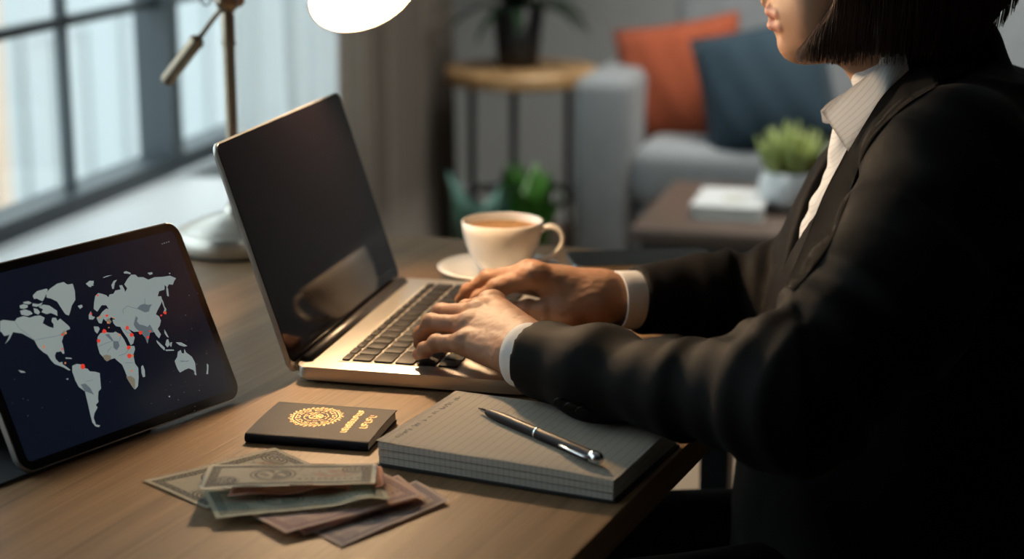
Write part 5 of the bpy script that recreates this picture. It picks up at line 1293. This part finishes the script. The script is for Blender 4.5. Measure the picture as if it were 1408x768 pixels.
M_hair = mat('hair_dark_brown', (.020, .0105, .0075), .42, spec=.5, bump=.2, bscale=900)
hair = mesh_obj('hair', relax(Va, Qa, 1, .3), Qa, M_hair, per)
M_str = mat('hair_strand_lit', (.085, .036, .020), .38, spec=.5)  # hair brown lightened to stand in for lamp light on the strands
rh = random.Random(5); vs, fcs = [], []
def sect(z):
    L = sorted(hl); Z_ = [l[0] for l in L]; return [np.interp(z, Z_, [l[i] for l in L]) for i in (1, 2, 3, 4)]
for k in range(1500):
    side_ = -1 if rh.random() < .8 else 1
    th0 = side_*rh.uniform(math.radians(8), math.radians(160)) if rh.random() < .55 else side_*rh.uniform(math.radians(120), math.radians(166))
    zt_ = rh.uniform(1.10, 1.24); tipx = .330+.095*math.cos(th0)
    xs_ = [.235, .25, .32, .355, .382, .406, .43]; zb = np.interp(tipx, xs_, [1.024, 1.022, 1.025, 1.029, 1.037, 1.055, 1.08])-rh.uniform(-.002, .006)
    n = 9; P_ = []; lift = rh.uniform(.0004, .0022); dth = rh.uniform(-.05, .05)
    for i in range(n+1):
        t = i/n; z = zt_+(zb-zt_)*t; cx, cy, ax_, ay_ = sect(max(z, 1.0)); th_ = th0+dth*t*t; front = max(0, (abs(th0)-2.3))
        x = cx+(ax_+lift)*math.cos(th_)-front*.028*t**3*(1 if rh.random() < 2 else 0); y = cy+(ay_+lift)*math.sin(th_)
        xf = np.interp(z, [.98, 1.025, 1.045, 1.06, 1.10, 1.16, 1.20, 1.24], [.238, .243, .254, .267, .267, .259, .247, .20])
        P_.append((max(x, xf-rh.uniform(0, .0015)), y, z))
    b0 = len(vs)
    for i, q in enumerate(P_):
        r = .00042*(1-.6*(i/n))
        for a in (0, 2.09, 4.19): vs.append(c2w((q[0]+r*math.cos(a), q[1]+r*math.sin(a), q[2])))
    for i in range(n):
        for a in range(3): fcs.append((b0+i*3+a, b0+i*3+(a+1) % 3, b0+i*3+3+(a+1) % 3, b0+i*3+3+a))
hs_ = obj('loose_hair_strands', (vs, fcs), M_str, hair); hs_['kind'] = 'stuff'

# ---------------------------------------------------------------- chair under the person
ch = thing('office_chair', 'black padded chair the person sits on', 'chair', tuple(c2w((.40, PY, 0))))
M_ch = mat('chair_pad', (.016, .016, .018), .7, bump=.3, bscale=700)
MC = Matrix.Translation(c2w((.40, PY, 0))) @ Matrix.Rotation(YAW, 4, 'Z')
bm = BM(); box(bm, (-.24, -.235, .400), (.25, .235, .462), MC, bev=.022, seg=4); obj('seat', bm, M_ch, ch)
bm = BM(); Mb2 = MC @ Matrix.Translation((.255, 0, .80)) @ Matrix.Rotation(math.radians(10), 4, 'Y'); box(bm, (-.02, -.21, -.20), (.03, .21, .20), Mb2, bev=.02, seg=4); obj('backrest', bm, M_ch, ch)
bm = BM(); tube(bm, [MC @ Vector(q) for q in ((.12, 0, .39), (.26, 0, .40), (.30, 0, .50), (.30, 0, .66))], .014, 10); obj('back_support', bm, M_dleg, ch)
bm = BM(); lathe(bm, [(0, .08), (.028, .08), (.028, .26), (.018, .27), (.018, .402), (0, .402)], seg=20, M=MC); obj('column', bm, M_dleg, ch)
for k in range(5):
    a = 2*PI*k/5+.3; bm = BM(); e = Vector((math.cos(a)*.27, math.sin(a)*.27, .055)); tube(bm, [MC @ Vector((0, 0, .10)), MC @ e], [.020, .013], 10); lg = obj('leg', bm, M_dleg, ch)
    bm = BM(); M = MC @ Matrix.Translation((e.x, e.y, .037)) @ Matrix.Rotation(a, 4, 'Z') @ Matrix.Rotation(PI/2, 4, 'X'); lathe(bm, [(0, -.011), (.024, -.011), (.026, -.008), (.026, .008), (.024, .011), (0, .011)], seg=20, M=M); obj('caster', bm, M_ch, lg)
